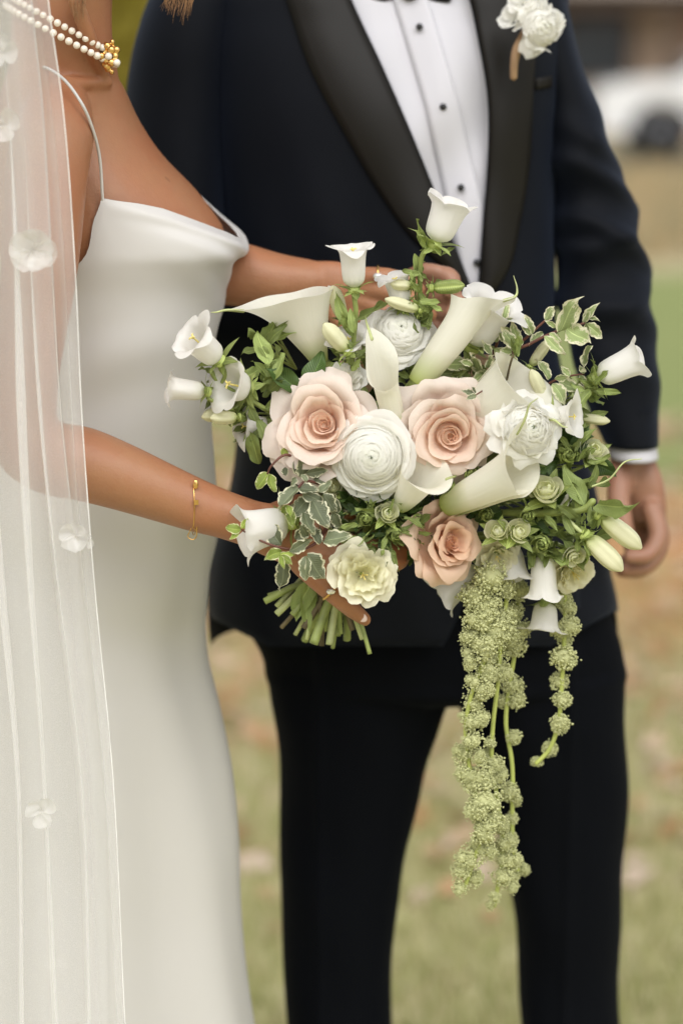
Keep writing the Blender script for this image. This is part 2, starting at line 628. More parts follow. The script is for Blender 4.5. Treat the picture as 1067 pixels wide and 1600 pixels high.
# short grass on the near lawn: one uncountable mass
n = 23000
gy = 3.3 + 3.9 * rng.random(n) ** 1.3
gx = (rng.random(n) - 0.5) * 0.36 * gy
h = 0.025 + 0.04 * rng.random(n)
a = rng.random(n) * 2 * PI
w = 0.0028
lean = (rng.random((n, 2)) - 0.5) * 0.05
v = np.empty((n, 3, 3))
v[:, 0] = np.stack([gx - w * np.cos(a), gy - w * np.sin(a), np.zeros(n)], -1)
v[:, 1] = np.stack([gx + w * np.cos(a), gy + w * np.sin(a), np.zeros(n)], -1)
v[:, 2] = np.stack([gx + lean[:, 0], gy + lean[:, 1], h], -1)
me = mesh('grass', v.reshape(-1, 3), [(3 * i, 3 * i + 1, 3 * i + 2) for i in range(n)],
          sheet_mat('grass_blades', [(0.31, 0.34, 0.12, 1), (0.45, 0.435, 0.20, 1), (0.64, 0.57, 0.36, 1)]), smooth=False)
tag(put('grass', with_tone(me, 1, n)), 'short dry green grass of the lawn', kind='stuff')

# fallen leaves lying over the lawn and the soil behind the couple
n = 2600
gy = 3.95 + 6.0 * rng.random(n) ** 0.75
gx = (rng.random(n) - 0.5) * 0.42 * gy
s = 0.022 + 0.03 * rng.random(n)
a = rng.random(n) * 2 * PI
tl = (rng.random((n, 2)) - 0.5) * 0.9
quad = np.array([(-1, 0), (0, -0.6), (1, 0), (0, 0.6)])
v = np.empty((n, 4, 3))
for k, (qx, qy) in enumerate(quad):
    X = s * (qx * np.cos(a) - qy * np.sin(a))
    Yq = s * (qx * np.sin(a) + qy * np.cos(a))
    v[:, k] = np.stack([gx + X, gy + Yq, 0.022 + X * tl[:, 0] + Yq * tl[:, 1]], -1)
me = mesh('fallen_leaves', v.reshape(-1, 3), [(4 * i, 4 * i + 1, 4 * i + 2, 4 * i + 3) for i in range(n)],
          sheet_mat('dry_leaves', [(0.40, 0.20, 0.09, 1), (0.52, 0.31, 0.17, 1), (0.62, 0.45, 0.31, 1), (0.66, 0.53, 0.44, 1)]), smooth=False)
tag(put('fallen_leaves', with_tone(me, 1, n)), 'fallen orange and tan leaves scattered over the ground', kind='stuff')

# low dry plants in front of the street
n = 9000
gy = 18 + 14 * rng.random(n)
gx = (rng.random(n) - 0.28) * 0.36 * gy
h = (0.10 + 0.22 * rng.random(n)) * (0.6 + 0.8 * rng.random(n))
a = rng.random(n) * 2 * PI
w = 0.03
v = np.empty((n, 3, 3))
v[:, 0] = np.stack([gx - w * np.cos(a), gy - w * np.sin(a), np.zeros(n)], -1)
v[:, 1] = np.stack([gx + w * np.cos(a), gy + w * np.sin(a), np.zeros(n)], -1)
v[:, 2] = np.stack([gx + (rng.random(n) - 0.5) * 0.2, gy, h], -1)
me = mesh('dry_grass', v.reshape(-1, 3), [(3 * i, 3 * i + 1, 3 * i + 2) for i in range(n)],
          sheet_mat('dry_grass_blades', [(0.30, 0.28, 0.16, 1), (0.46, 0.39, 0.24, 1), (0.60, 0.41, 0.22, 1)]), smooth=False)
tag(put('dry_grass', with_tone(me, 1, n)), 'tall dry grass between the lawn and the street', kind='stuff')

# street in front of the house
st = box_data((-60, 33.5, -0.2), (80, 40.0, 0.004))
tag(put('street', mesh('street', st[0], st[1], simple('asphalt', (0.06, 0.058, 0.055, 1), 0.9, 0.2, 3), smooth=False)), kind='structure')

# yellow-green bush, seen between the bride's neck and the groom's shoulder
bush = empty('yellow_bush', (-1.25, 13, 0), 'yellow-green autumn bush far behind the gap between bride and groom', 'bush')
for k in range(5):
    q = np.array([(-1.25 + 0.1 * (k - 2), 13, 0), (-1.25 + 0.35 * (k - 2), 13 + 0.1 * k, 0.9), (-1.25 + 0.5 * (k - 2), 13, 1.9)])
    tube('trunk', q, [0.05, 0.035, 0.012], M['brown_stem'], bush, 7)
n = 7000
d = rng.normal(size=(n, 3))
d /= np.linalg.norm(d, axis=1)[:, None]
c = np.array((-1.25, 13, 1.45)) + d * np.array((1.15, 0.95, 1.25)) * (rng.random((n, 1)) ** 0.4) * (0.82 + 0.18 * np.sin(5 * d[:, :1]) * np.cos(4 * d[:, 2:]))
ax = rng.normal(size=(n, 3)); ax /= np.linalg.norm(ax, axis=1)[:, None]
bx = np.cross(ax, rng.normal(size=(n, 3))); bx /= np.linalg.norm(bx, axis=1)[:, None]
s = (0.035 + 0.03 * rng.random((n, 1)))
v = np.stack([c - ax * s, c - bx * s * 0.5, c + ax * s, c + bx * s * 0.5], 1)
me = mesh('crown', v.reshape(-1, 3), [(4 * i, 4 * i + 1, 4 * i + 2, 4 * i + 3) for i in range(n)],
          sheet_mat('autumn_leaves', [(0.20, 0.17, 0.025, 1), (0.33, 0.27, 0.04, 1), (0.42, 0.33, 0.06, 1)], 0.35), smooth=False)
cr = put('crown', with_tone(me, 1, n), bush)
cr['kind'] = 'stuff'

# house across the street: timber porch, dark eave, brick end
HY = 47.0
house = empty('brown_house', (6, HY, 0), 'brown timber house with dark porch eave and red brick end behind the pickup', 'house')
m_wall = simple('brown_siding', (0.42, 0.315, 0.245, 1), 0.8, 0.15, 2)
m_dark = simple('dark_brown_trim', (0.07, 0.045, 0.032, 1), 0.7, 0.2, 3)
m_brick = simple('red_brick', (0.48, 0.235, 0.165, 1), 0.85, 0.25, 6)
m_roof = simple('weathered_roof', (0.30, 0.255, 0.22, 1), 0.9, 0.2, 4)
m_glass = simple('window_glass', (0.03, 0.035, 0.04, 1), 0.08, 0.1, 2, Specular_IOR_Level=0.8)


def box(name, lo, hi, mat, parent, label=None):
    b = box_data(lo, hi)
    return put(name, mesh(name, b[0], b[1], mat, smooth=False), parent, label=label)


for k in range(8):
    box('siding_board', (-3, HY - 0.03 * (k % 2), 0.3 * k), (6.35, HY + 0.3, 0.3 * k + 0.294), m_wall, house)
for i in range(9):
    for j in range(16):
        x0 = 6.4 + 0.42 * i + (0.21 if j % 2 else 0)
        box('brick', (x0, HY - 0.25 + 0.01 * ((i * 3 + j) % 3), 0.15 * j), (x0 + 0.405, HY + 0.2, 0.15 * j + 0.136), m_brick, house)
box('wall', (6.36, HY - 0.22, 0), (10.4, HY + 0.28, 2.39), m_wall, house)
box('eave', (-3.6, HY - 1.3, 2.30), (11, HY + 0.5, 2.62), m_dark, house)
rf = put('roof', mesh('roof', [(-4, HY - 1.5, 2.6), (11.4, HY - 1.5, 2.6), (11.4, HY + 3.5, 4.6), (-4, HY + 3.5, 4.6), (-4, HY - 1.5, 2.75), (11.4, HY - 1.5, 2.75), (11.4, HY + 3.5, 4.75), (-4, HY + 3.5, 4.75)],
         [(0, 3, 2, 1), (4, 5, 6, 7), (0, 1, 5, 4), (1, 2, 6, 5), (2, 3, 7, 6), (3, 0, 4, 7)], m_roof, smooth=False), house)
for x0 in (0.6, 4.0, 7.6):
    wf = box('window', (x0, HY - 0.34, 1.0), (x0 + 1.3, HY - 0.02, 2.2), m_dark, house)
    box('pane', (x0 + 0.09, HY - 0.37, 1.09), (x0 + 1.21, HY - 0.345, 2.11), m_glass, wf)
for x0 in (-2.5, 2.6, 5.9, 10.2):
    box('post', (x0, HY - 1.2, 0), (x0 + 0.14, HY - 1.06, 2.3), m_dark, house)

# white pickup parked on the street, nose towards the couple's shoulder
TY = 36.0
truck = empty('pickup_truck', (5.4, TY, 0), 'white pickup truck parked across the lawn beside the brown house', 'pickup truck')
m_white = simple('white_car_paint', (0.74, 0.735, 0.72, 1), 0.25, 0.02, 2, Coat_Weight=0.6)
m_tyre = simple('tyre_rubber', (0.02, 0.02, 0.02, 1), 0.8, 0.2, 20)
m_rim = simple('steel_rim', (0.10, 0.10, 0.105, 1), 0.35, 0.1, 10, Metallic=0.8)
X0 = 3.52                                                     # front bumper
prof = [(0, .48), (0, .92), (.06, 1.06), (.5, 1.14), (1.15, 1.18), (1.75, 1.66), (2.0, 1.78), (2.9, 1.80), (3.15, 1.74), (3.35, 1.22), (5.25, 1.20), (5.3, .55)]
arches = []
for cx in (0.92, 4.25):
    arches.append([(cx + 0.46 * math.cos(b), 0.42 + 0.46 * math.sin(b)) for b in np.linspace(0, PI, 9)])
low = [(5.3, .45)] + arches[1] + arches[0] + [(0.02, .45)]
outl = prof + low
nn = len(outl)
v = [(X0 + x, TY - 0.92 + (0.12 if z > 1.25 else 0), z) for x, z in outl] + [(X0 + x, TY + 0.92 - (0.12 if z > 1.25 else 0), z) for x, z in outl]
f = [tuple(range(nn)), tuple(range(2 * nn - 1, nn - 1, -1))] + [(i, i + nn, (i + 1) % nn + nn, (i + 1) % nn) for i in range(nn)]
put('body', mesh('body', v, f, m_white, smooth=False), truck)
for pts in ([(1.52, 1.24), (1.95, 1.70), (2.32, 1.72), (2.32, 1.24)], [(2.42, 1.24), (2.42, 1.72), (2.95, 1.72), (3.08, 1.24)]):
    k = len(pts)
    vv = [(X0 + x, TY - 0.815, z) for x, z in pts] + [(X0 + x, TY - 0.79, z) for x, z in pts]
    put('side_window', mesh('side_window', vv, [tuple(range(k)), tuple(range(2 * k - 1, k - 1, -1))] + [(i, i + k, (i + 1) % k + k, (i + 1) % k) for i in range(k)], m_glass, smooth=False), truck)
put('windscreen', mesh('windscreen', [(X0 + 1.16, TY - 0.72, 1.2), (X0 + 1.16, TY + 0.72, 1.2), (X0 + 1.71, TY + 0.68, 1.645), (X0 + 1.71, TY - 0.68, 1.645), (X0 + 1.10, TY - 0.72, 1.2), (X0 + 1.10, TY + 0.72, 1.2), (X0 + 1.68, TY + 0.68, 1.67), (X0 + 1.68, TY - 0.68, 1.67)],
    [(0, 1, 2, 3), (7, 6, 5, 4), (0, 3, 7, 4), (1, 0, 4, 5), (2, 1, 5, 6), (3, 2, 6, 7)], m_glass, smooth=False), truck)
box('door_handle', (X0 + 2.2, TY - 0.965, 1.02), (X0 + 2.36, TY - 0.925, 1.06), m_dark, truck)
box('bumper', (X0 - 0.07, TY - 0.9, 0.42), (X0 + 0.1, TY + 0.9, 0.62), m_rim, truck)
box('headlight', (X0 - 0.012, TY - 0.86, 0.76), (X0 + 0.2, TY - 0.6, 0.93), m_rim, truck)
box('headlight', (X0 - 0.012, TY + 0.6, 0.76), (X0 + 0.2, TY + 0.86, 0.93), m_rim, truck)
for cx in (0.92, 4.25):
    for sy in (-0.78, 0.78):
        th = np.linspace(0, 2 * PI, 28, endpoint=False)
        rows = []
        for yy, r in ((-0.11, 0.24), (-0.12, 0.36), (-0.08, 0.40), (0.08, 0.40), (0.12, 0.36), (0.11, 0.24)):
            rows.append(np.stack([X0 + cx + r * np.cos(th), np.full(28, TY + sy + yy), 0.405 + r * np.sin(th)], -1))
        vv = np.array(rows).transpose(1, 0, 2).reshape(-1, 3)
        wh = put('wheel', mesh('wheel', vv, grid_faces(28, 6, True), m_tyre), truck)
        put('rim', mesh('rim', *tube_data([(X0 + cx, TY + sy - 0.08, 0.405), (X0 + cx, TY + sy + 0.08, 0.405)], [0.25, 0.25], 20, 2, cap=False)[:2], m_rim), wh)

# ------------------------------------------------------------------ people
def loft_rows(table, pys, seg=48, power=2.0, smooth=True):
    """rings (len(pys), seg, 3) from rows (py, xl, xr, Yc, ry); angle 0 = right, -90 deg = towards the camera"""
    r = (sinterp if smooth else interp)(table, pys)
    th = np.linspace(-PI, PI, seg, endpoint=False)
    c, s = np.cos(th), np.sin(th)
    k = (np.abs(c) ** power + np.abs(s) ** power) ** (-1 / power)
    out = []
    for py, (xl, xr, Yc, ry) in zip(pys, r):
        a, b = P(xl, py, Yc), P(xr, py, Yc)
        cx, rx = (a[0] + b[0]) / 2, (b[0] - a[0]) / 2
        out.append(np.stack([cx + rx * k * c, Yc + ry * k * s, np.full(seg, a[2])], -1))
    return np.array(out), th


def loft_data(table, pys, seg=48, power=2.0, cap=True, smooth=True):
    R, th = loft_rows(table, pys, seg, power, smooth)
    m = len(R)
    f = []
    for i in range(m - 1):
        for j in range(seg):
            k = (j + 1) % seg
            f.append((i * seg + j, (i + 1) * seg + j, (i + 1) * seg + k, i * seg + k))
    if cap:
        f.append(tuple(range(seg)))
        f.append(tuple((m - 1) * seg + j for j in range(seg))[::-1])
    return R.reshape(-1, 3), f, np.zeros((m * seg, 2))


def ptube(pts, seg=16, n=None, **k):
    """tube data from rows (px, py, Y, radius in px)"""
    p = np.asarray(pts, float)
    return tube_data(P(p[:, 0], p[:, 1], p[:, 2]), p[:, 3] * mpp(p[:, 2]), seg, n, **k)


def slab(name, G, th, mat, parent, label=None, uvscale=1):
    """thick sheet from a grid of points (nu, nv, 3); thickness goes away from the camera"""
    nu, nv = G.shape[:2]
    a = G.reshape(-1, 3)
    b = a + np.array((0, th, 0))
    k = nu * nv
    f = [tuple(reversed(q)) for q in grid_faces(nu, nv)] + grid_faces(nu, nv, off=k)
    ring = [i * nv for i in range(nu)] + [(nu - 1) * nv + j for j in range(1, nv)] + [i * nv + nv - 1 for i in range(nu - 2, -1, -1)] + [j for j in range(nv - 2, 0, -1)]
    for x, y in zip(ring, ring[1:] + ring[:1]):
        f.append((x, y, y + k, x + k))
    me = mesh(name, np.vstack([a, b]), f, mat)
    return put(name, me, parent, label=label)


# ---- the groom
groom = empty('person', (P(650, 900, 2.64)[0], 2.64, 0), 'person in navy tuxedo with black satin lapels and white shirt, standing beside the bride', 'person')
JT = [(-100, 430, 770, 2.66, .06), (-50, 345, 862, 2.66, .098), (40, 322, 888, 2.65, .115), (150, 332, 878, 2.64, .125), (300, 342, 868, 2.64, .13),
      (450, 350, 868, 2.64, .13), (560, 354, 874, 2.64, .126), (680, 369, 912, 2.64, .125), (780, 356, 934, 2.64, .13), (880, 328, 952, 2.64, .135),
      (965, 325, 963, 2.64, .137), (1010, 330, 966, 2.64, .137)]


def yfront(px, py, ex=2.5):
    r = sinterp(JT, py)
    cx, rx = (r[..., 0] + r[..., 1]) / 2, (r[..., 1] - r[..., 0]) / 2
    s = np.clip(np.abs((px - cx) / rx), 0, 1)
    return r[..., 2] - r[..., 3] * (1 - s ** ex) ** (1 / ex)


LAP = np.array([(-60, 425, 525), (0, 447, 548), (100, 482, 594), (220, 545, 646), (300, 592, 678), (370, 642, 703), (430, 705, 727), (475, 740, 745)], float)
RAP = np.array([(-60, 715, 838), (0, 735, 846), (60, 748, 839), (150, 763, 833), (260, 763, 827), (340, 757, 814), (430, 750, 790), (475, 746, 758)], float)
jacket_parts = []
PYS = np.concatenate([np.linspace(-100, 475, 44), np.linspace(490, 1010, 34)])


def soft(px, py):
    """shallow drape of the cloth, metres"""
    return (0.003 * np.sin(px / 31 + py / 70) + 0.0022 * np.sin(px / 19 - py / 45 + 1.3)) * np.clip((py - 120) / 300, 0.15, 1)


def panel(side):
    nx = 34
    g = np.empty((nx, len(PYS), 3))
    for j, py in enumerate(PYS):
        xl, xr = sinterp(JT, py)[:2]
        if side < 0:
            # the left front laps over; below the button it is cut away in a curve
            xi = sinterp(LAP, py)[1] + 2 if py < 475 else 752 - max(0, (py - 800) / 210) ** 2 * 60
            X = np.linspace(xl, xi, nx)
        else:
            xi = sinterp(RAP, py)[0] - 2 if py < 475 else 738 + max(0, (py - 800) / 210) ** 2 * 60
            X = np.linspace(xi, xr, nx)
        hem = 0
        if py > 965:
            hem = 0
        py_e = py
        if side < 0 and py > 950:
            # front hem rises a little towards the hip
            py_e = py - (py - 950) * np.clip((420 - X) / 92, 0, 1) * 0.75
        if side > 0 and py > 900:
            py_e = py - (py - 900) * np.clip((X - 860) / 100, 0, 1) * 0.5
        Y = yfront(X, np.full(nx, py)) - 0.005 - soft(X, py) - (0.004 if side < 0 and py > 470 else 0)
        edge = np.linspace(0, 1, nx) if side > 0 else np.linspace(1, 0, nx)
        g[:, j] = P(X, py_e, Y)
    return g


def close_slab(G, th):
    nu, nv = G.shape[:2]
    a = G.reshape(-1, 3)
    b = a + np.array((0, th, 0))
    k = nu * nv
    f = [tuple(reversed(q)) for q in grid_faces(nu, nv)] + grid_faces(nu, nv, off=k)
    ring = [i * nv for i in range(nu)] + [(nu - 1) * nv + j for j in range(1, nv)] + [i * nv + nv - 1 for i in range(nu - 2, -1, -1)] + [j for j in range(nv - 2, 0, -1)]
    for x, y in zip(ring, ring[1:] + ring[:1]):
        f.append((x, y, y + k, x + k))
    return np.vstack([a, b]), f, np.zeros((2 * k, 2))


# back of the jacket: half loft
rows, th = loft_rows(JT, PYS, 64, 2.5)
back = rows[:, (th >= -0.02) | (th <= -PI + 0.02)]
half = np.array([r[np.argsort(np.where(th < -PI / 2, th + 2 * PI, th)[(th >= -0.02) | (th <= -PI + 0.02)])] for r in back])
half = half.transpose(1, 0, 2)
k = half.shape[0] * half.shape[1]
inner = half - np.stack([np.zeros_like(half[..., 0]), np.full(half.shape[:2], 0.004), np.zeros_like(half[..., 0])], -1)
bk = (half.reshape(-1, 3), grid_faces(half.shape[0], half.shape[1]), np.zeros((k, 2)))
jv, jf, _ = merge(close_slab(panel(-1), 0.004), close_slab(panel(1), 0.004), bk)
jacket = put('jacket', mesh('jacket', jv, jf, M['navy']), groom)


def lapel(T, side):
    nx, pys = 9, np.linspace(-60, 474, 50)
    g = np.empty((nx, 50, 3))
    for j, py in enumerate(pys):
        a, b = sinterp(T, py)
        w = np.linspace(0, 1, nx)
        X = a + (b - a) * w
        roll = w if side < 0 else 1 - w                   # 1 at the fold
        Y = yfront(X, np.full(nx, py)) - 0.0085 - soft(X, py) - 0.006 * np.sin(roll * PI * 0.8) + 0.004 * roll ** 4
        g[:, j] = P(X, py, Y)
    return slab('lapel', g, 0.0022, M['lapel'], jacket)


lapel(LAP, -1)
lapel(RAP, 1)

# sleeves
ST = [(-80, 770, 846, 2.66, .05), (-45, 772, 872, 2.66, .066), (0, 788, 885, 2.66, .073), (80, 815, 903, 2.66, .076), (210, 843, 946, 2.655, .076), (330, 860, 986, 2.65, .073),
      (450, 871, 1011, 2.64, .068), (560, 893, 1026, 2.62, .062), (650, 921, 1029, 2.61, .057), (692, 941, 1029, 2.605, .054)]
pys = np.linspace(-80, 692, 90)
R, th = loft_rows(ST, pys, 56, 2.2)
cen = R.mean(1, keepdims=True)
fold = np.zeros((90, 56))
for (c0, w0, tilt, amp) in ((300, 20, 26, .0045), (345, 17, -20, .004), (392, 19, 30, .005), (445, 22, -18, .004), (500, 24, 22, .003), (250, 26, 30, .003), (180, 30, -30, .003), (590, 30, 20, .0022)):
    fold += 2.8 * (np.clip(-np.sin(th) + 0.15, 0, 1) ** 0.7)[None] * amp * np.exp(-((pys[:, None] - c0 - tilt * np.sin(th)[None] * 1.6 - tilt * np.cos(th)[None]) / w0) ** 2)
nrm = (R - cen)
nrm /= np.linalg.norm(nrm, axis=2, keepdims=True)
R = R + nrm * (fold - 0.0015)[..., None]
R[..., 2] = R[..., 2]
f = []
for i in range(89):
    for j in range(56):
        f.append((i * 56 + j, (i + 1) * 56 + j, (i + 1) * 56 + (j + 1) % 56, i * 56 + (j + 1) % 56))
# turned-in edge at the cuff
last = R[-1]
inn = cen[-1] + (last - cen[-1]) * 0.93
up_ = inn + np.array((0, 0, 0.04))
v = np.vstack([R.reshape(-1, 3), inn, up_])
o = 90 * 56
for j in range(56):
    k = (j + 1) % 56
    f.append((o - 56 + j, o + j, o + k, o - 56 + k))
    f.append((o + j, o + 56 + j, o + 56 + k, o + k))
put('sleeve', mesh('sleeve', v, f, M['navy']), jacket)

ST2 = [(-80, 300, 390, 2.66, .05), (-45, 255, 400, 2.655, .07), (0, 232, 385, 2.645, .077), (60, 212, 374, 2.635, .078), (140, 198, 366, 2.63, .076), (300, 202, 356, 2.615, .072), (420, 215, 352, 2.60, .068), (500, 228, 345, 2.585, .064)]
up = loft_data(ST2, np.linspace(-80, 500, 50), 40, 2.1)
fo = ptube([(285, 485, 2.58, 92), (360, 510, 2.535, 74), (450, 512, 2.495, 68), (540, 492, 2.465, 60), (610, 474, 2.45, 55)], 28, 40)
put('sleeve', remesh('sleeve', merge(up, fo), 0.005, 10, M['navy']), jacket)
# pocket welt and two buttons
g = np.array([[P(a, b - (a - 838) * 0.18 + 6 * k, yfront(np.array(a), np.array(b)) - 0.0075) for k in (0, 1, 2, 3)] for a, b in ((836, 122), (848, 122), (862, 122))])
slab('pocket_welt', g.astype(float), 0.0025, M['lapel'], jacket)
for py in (560,):
    c = P(745, py, float(yfront(np.array(745.), np.array(float(py)))) - 0.013)
    put('button', mesh('button', *ellipsoid_data(c, (0.009, 0.003, 0.009), 20, 8)[:2], M['black']), jacket)
g = np.array([[P(a, 905 + 13 * k + (a - 800) * 0.05, yfront(np.array(float(a)), np.array(905.)) - 0.009) for k in range(4)] for a in np.linspace(800, 905, 9)])
slab('pocket_flap', g.astype(float), 0.002, M['navy'], jacket)
g = np.array([[P(a, 905 + 13 * k - (a - 480) * 0.05, yfront(np.array(float(a)), np.array(905.)) - 0.009) for k in range(4)] for a in np.linspace(380, 500, 9)])
slab('pocket_flap', g.astype(float), 0.002, M['navy'], jacket)

# shirt with placket, studs, collar and cuffs
nx, pys = 40, np.linspace(-95, 480, 70)
g = np.empty((nx, 70, 3))
for j, py in enumerate(pys):
    X = np.linspace(520, 800, nx)
    wr = 0.0052 * np.sin((X * 0.9 + py * 0.55) / 26) * np.exp(-((py - 250) / 130) ** 2) + 0.002 * np.sin((X * 1.4 - py * 0.3) / 21 + 1) + 0.0022 * np.sin((X * .2 + py) / 19) * np.exp(-((py - 330) / 90) ** 2) * np.clip((X - 680) / 60, 0, 1)
    g[:, j] = P(X, py, yfront(X, np.full(nx, py)) + 0.006 - wr)
shirt = slab('shirt', g, 0.002, M['shirt'], groom)
plx = lambda py: np.interp(py, [-95, 42, 167, 293, 410, 480], [612, 655, 692, 720, 745, 757])
g = np.empty((7, 70, 3))
for j, py in enumerate(pys):
    X = plx(py) + np.linspace(-27, 27, 7)
    wr = 0.0052 * np.sin((X * 0.9 + py * 0.55) / 26) * np.exp(-((py - 250) / 130) ** 2) + 0.002 * np.sin((X * 1.4 - py * 0.3) / 21 + 1)
    g[:, j] = P(X, py, yfront(X, np.full(7, py)) + 0.0028 - wr)
slab('placket', g, 0.0025, M['shirt'], shirt)
for px, py in ((655, 42), (692, 167), (720, 293), (745, 410)):
    c = P(px, py, float(yfront(np.array(float(px)), np.array(float(py)))) - 0.0015)
    put('stud', mesh('stud', *ellipsoid_data(c, (0.0036, 0.003, 0.0036), 16, 8)[:2], M['black']), shirt)
for sx in (-1, 1):
    g = np.array([[P(640 + sx * (14 + 62 * a), -82 + 60 * b * (1 - 0.35 * a) + 8 * a, 2.565 - 0.006 * b + 0.05 * a) for b in np.linspace(0, 1, 5)] for a in np.linspace(0, 1, 7)])
    slab('collar', g, 0.002, M['shirt'], shirt)
v, f, uv = loft_data([(684, 949, 1022, 2.605, .048), (713, 951, 1027, 2.60, .047)], np.linspace(684, 713, 6), 40, 2.2, cap=False)
vi = v.copy()
cc = v.mean(0)
vi[:, :2] = cc[:2] + (v[:, :2] - cc[:2]) * 0.95
k = len(v)
ff = f + [tuple(i + k for i in reversed(q)) for q in f]
for j in range(40):
    b = 5 * 40
    ff.append((b + j, k + b + j, k + b + (j + 1) % 40, b + (j + 1) % 40))
put('cuff', mesh('cuff', np.vstack([v, vi]), ff, M['shirt']), shirt)

# bow tie: two wings and a knot, its lower edge just in the picture
tie = empty('bow_tie', P(640, -25, 2.55))
tie.parent = groom
tie.matrix_basis = Matrix.Translation(-WL[groom.name])
WL[tie.name] = Vector((0, 0, 0))
parts = [ptube([(640, -22, 2.548, 14), (640, -14, 2.546, 15)], 14)]
for sx in (-1, 1):
    parts.append(ptube([(640 + sx * 8, -22, 2.552, 12), (640 + sx * 34, -22, 2.55, 24), (640 + sx * 58, -24, 2.552, 29)], 16, flat=0.35, hint=(0, 1, 0)))
put('bow_tie_fabric', remesh('bow_tie_fabric', merge(*parts), 0.0022, 4, M['lapel']), tie)
WLt = WL
# trousers
legL = loft_data([(1040, 416, 716, 2.64, .10), (1080, 422, 706, 2.64, .10), (1095, 424, 700, 2.64, .10), (1112, 427, 693, 2.64, .10), (1130, 430, 689, 2.64, .098), (1230, 435, 657, 2.64, .092), (1340, 438, 635, 2.635, .085), (1450, 440, 616, 2.635, .08), (1600, 450, 612, 2.64, .078), (1800, 462, 608, 2.66, .075), (2030, 478, 606, 2.66, .072)], np.linspace(1040, 2030, 60), 40, 2.2)
legR = loft_data([(1040, 700, 974, 2.64, .10), (1080, 706, 976, 2.64, .10), (1095, 713, 976, 2.64, .10), (1112, 721, 976, 2.64, .10), (1130, 725, 976, 2.64, .098), (1220, 756, 977, 2.64, .094), (1300, 780, 976, 2.635, .088), (1400, 797, 968, 2.635, .082), (1500, 807, 966, 2.64, .078), (1600, 815, 968, 2.64, .078), (1800, 824, 962, 2.66, .075), (2030, 832, 958, 2.66, .072)], np.linspace(1040, 2030, 60), 40, 2.2)
pel = loft_data([(860, 372, 930, 2.64, .115), (960, 378, 954, 2.64, .118), (1030, 412, 972, 2.64, .116), (1062, 418, 975, 2.64, .108), (1076, 430, 960, 2.64, .08)], np.linspace(860, 1076, 20), 48, 2.3)
me = remesh('trousers', merge(legL, legR, pel), 0.004, 4, M['trouser'])
co = np.empty(len(me.vertices) * 3)
me.vertices.foreach_get('co', co)
co = co.reshape(-1, 3)
no = np.empty(len(me.vertices) * 3)
me.vertices.foreach_get('normal', no)
no = no.reshape(-1, 3)
d = 0.0015 * np.sin(co[:, 0] * 60 + co[:, 2] * 17) * np.sin(co[:, 2] * 26 + co[:, 0] * 20) + 0.0012 * np.sin(co[:, 2] * 38 + 25 * co[:, 0])
for xc in (P(500, 1400, 2.6)[0], P(880, 1400, 2.6)[0]):            # pressed crease
    d += 0.004 * np.exp(-((co[:, 0] - xc) / 0.006) ** 2) * (no[:, 1] < -0.3)
co += no * d[:, None]
me.vertices.foreach_set('co', co.ravel())
put('trousers', me, groom)
for cx in (545, 897):
    c = P(cx, 2045, 2.62)
    parts = [ellipsoid_data((c[0], 2.60, 0.05), (0.048, 0.13, 0.045), 24, 14), ellipsoid_data((c[0], 2.66, 0.075), (0.042, 0.06, 0.07), 24, 14)]
    put('shoe', remesh('shoe', merge(*parts), 0.006, 4, M['black']), groom)

# the groom's body: torso, neck, head, arms and hands in one surface
core = [ptube([(650, -190, 2.66, 70), (648, -80, 2.66, 85), (640, 60, 2.65, 130), (640, 300, 2.64, 150), (640, 700, 2.64, 150), (645, 980, 2.64, 120)], 24, flat=0.6),
        ellipsoid_data(P(650, -330, 2.64), (0.076, 0.098, 0.115)), ellipsoid_data(P(648, -255, 2.615), (0.052, 0.06, 0.06)), ellipsoid_data(P(640, -320, 2.535), (0.012, 0.02, 0.02)),
        ellipsoid_data(P(528, -325, 2.65), (0.010, 0.018, 0.03)), ellipsoid_data(P(770, -325, 2.65), (0.010, 0.018, 0.03)),
        ptube([(640, 10, 2.65, 60), (800, 10, 2.66, 60), (850, 150, 2.66, 52), (930, 400, 2.645, 50), (975, 600, 2.61, 42), (985, 690, 2.60, 37), (990, 735, 2.60, 36)], 20, flat=0.85),
        ptube([(640, 10, 2.65, 60), (350, 10, 2.645, 60), (290, 150, 2.63, 52), (280, 470, 2.60, 48), (400, 508, 2.525, 44), (560, 488, 2.462, 38), (625, 470, 2.445, 32)], 20)]
# hand hanging at his side
core += [ptube([(988, 718, 2.60, 35), (998, 760, 2.595, 41), (1010, 800, 2.592, 34)], 22, flat=0.62, hint=(0.5, 0.85, 0)),
         ptube([(1018, 796, 2.572, 16.5), (1028, 836, 2.556, 15.5), (1012, 866, 2.545, 14), (984, 870, 2.54, 11.5)], 14),
         ptube([(1022, 800, 2.590, 17), (1030, 850, 2.578, 16), (1010, 884, 2.566, 14), (976, 890, 2.56, 11.5)], 14),
         ptube([(1018, 800, 2.610, 16.5), (1024, 852, 2.600, 15.5), (1004, 888, 2.588, 13.5), (970, 892, 2.582, 11)], 14),
         ptube([(1010, 798, 2.628, 15), (1014, 842, 2.62, 14), (998, 870, 2.61, 12), (972, 876, 2.605, 10)], 14),
         ptube([(972, 738, 2.588, 22), (966, 778, 2.572, 19), (972, 816, 2.560, 17), (982, 848, 2.552, 12)], 14),
         ptube([(985, 770, 2.61, 32), (990, 820, 2.615, 28), (992, 850, 2.612, 20)], 14)]
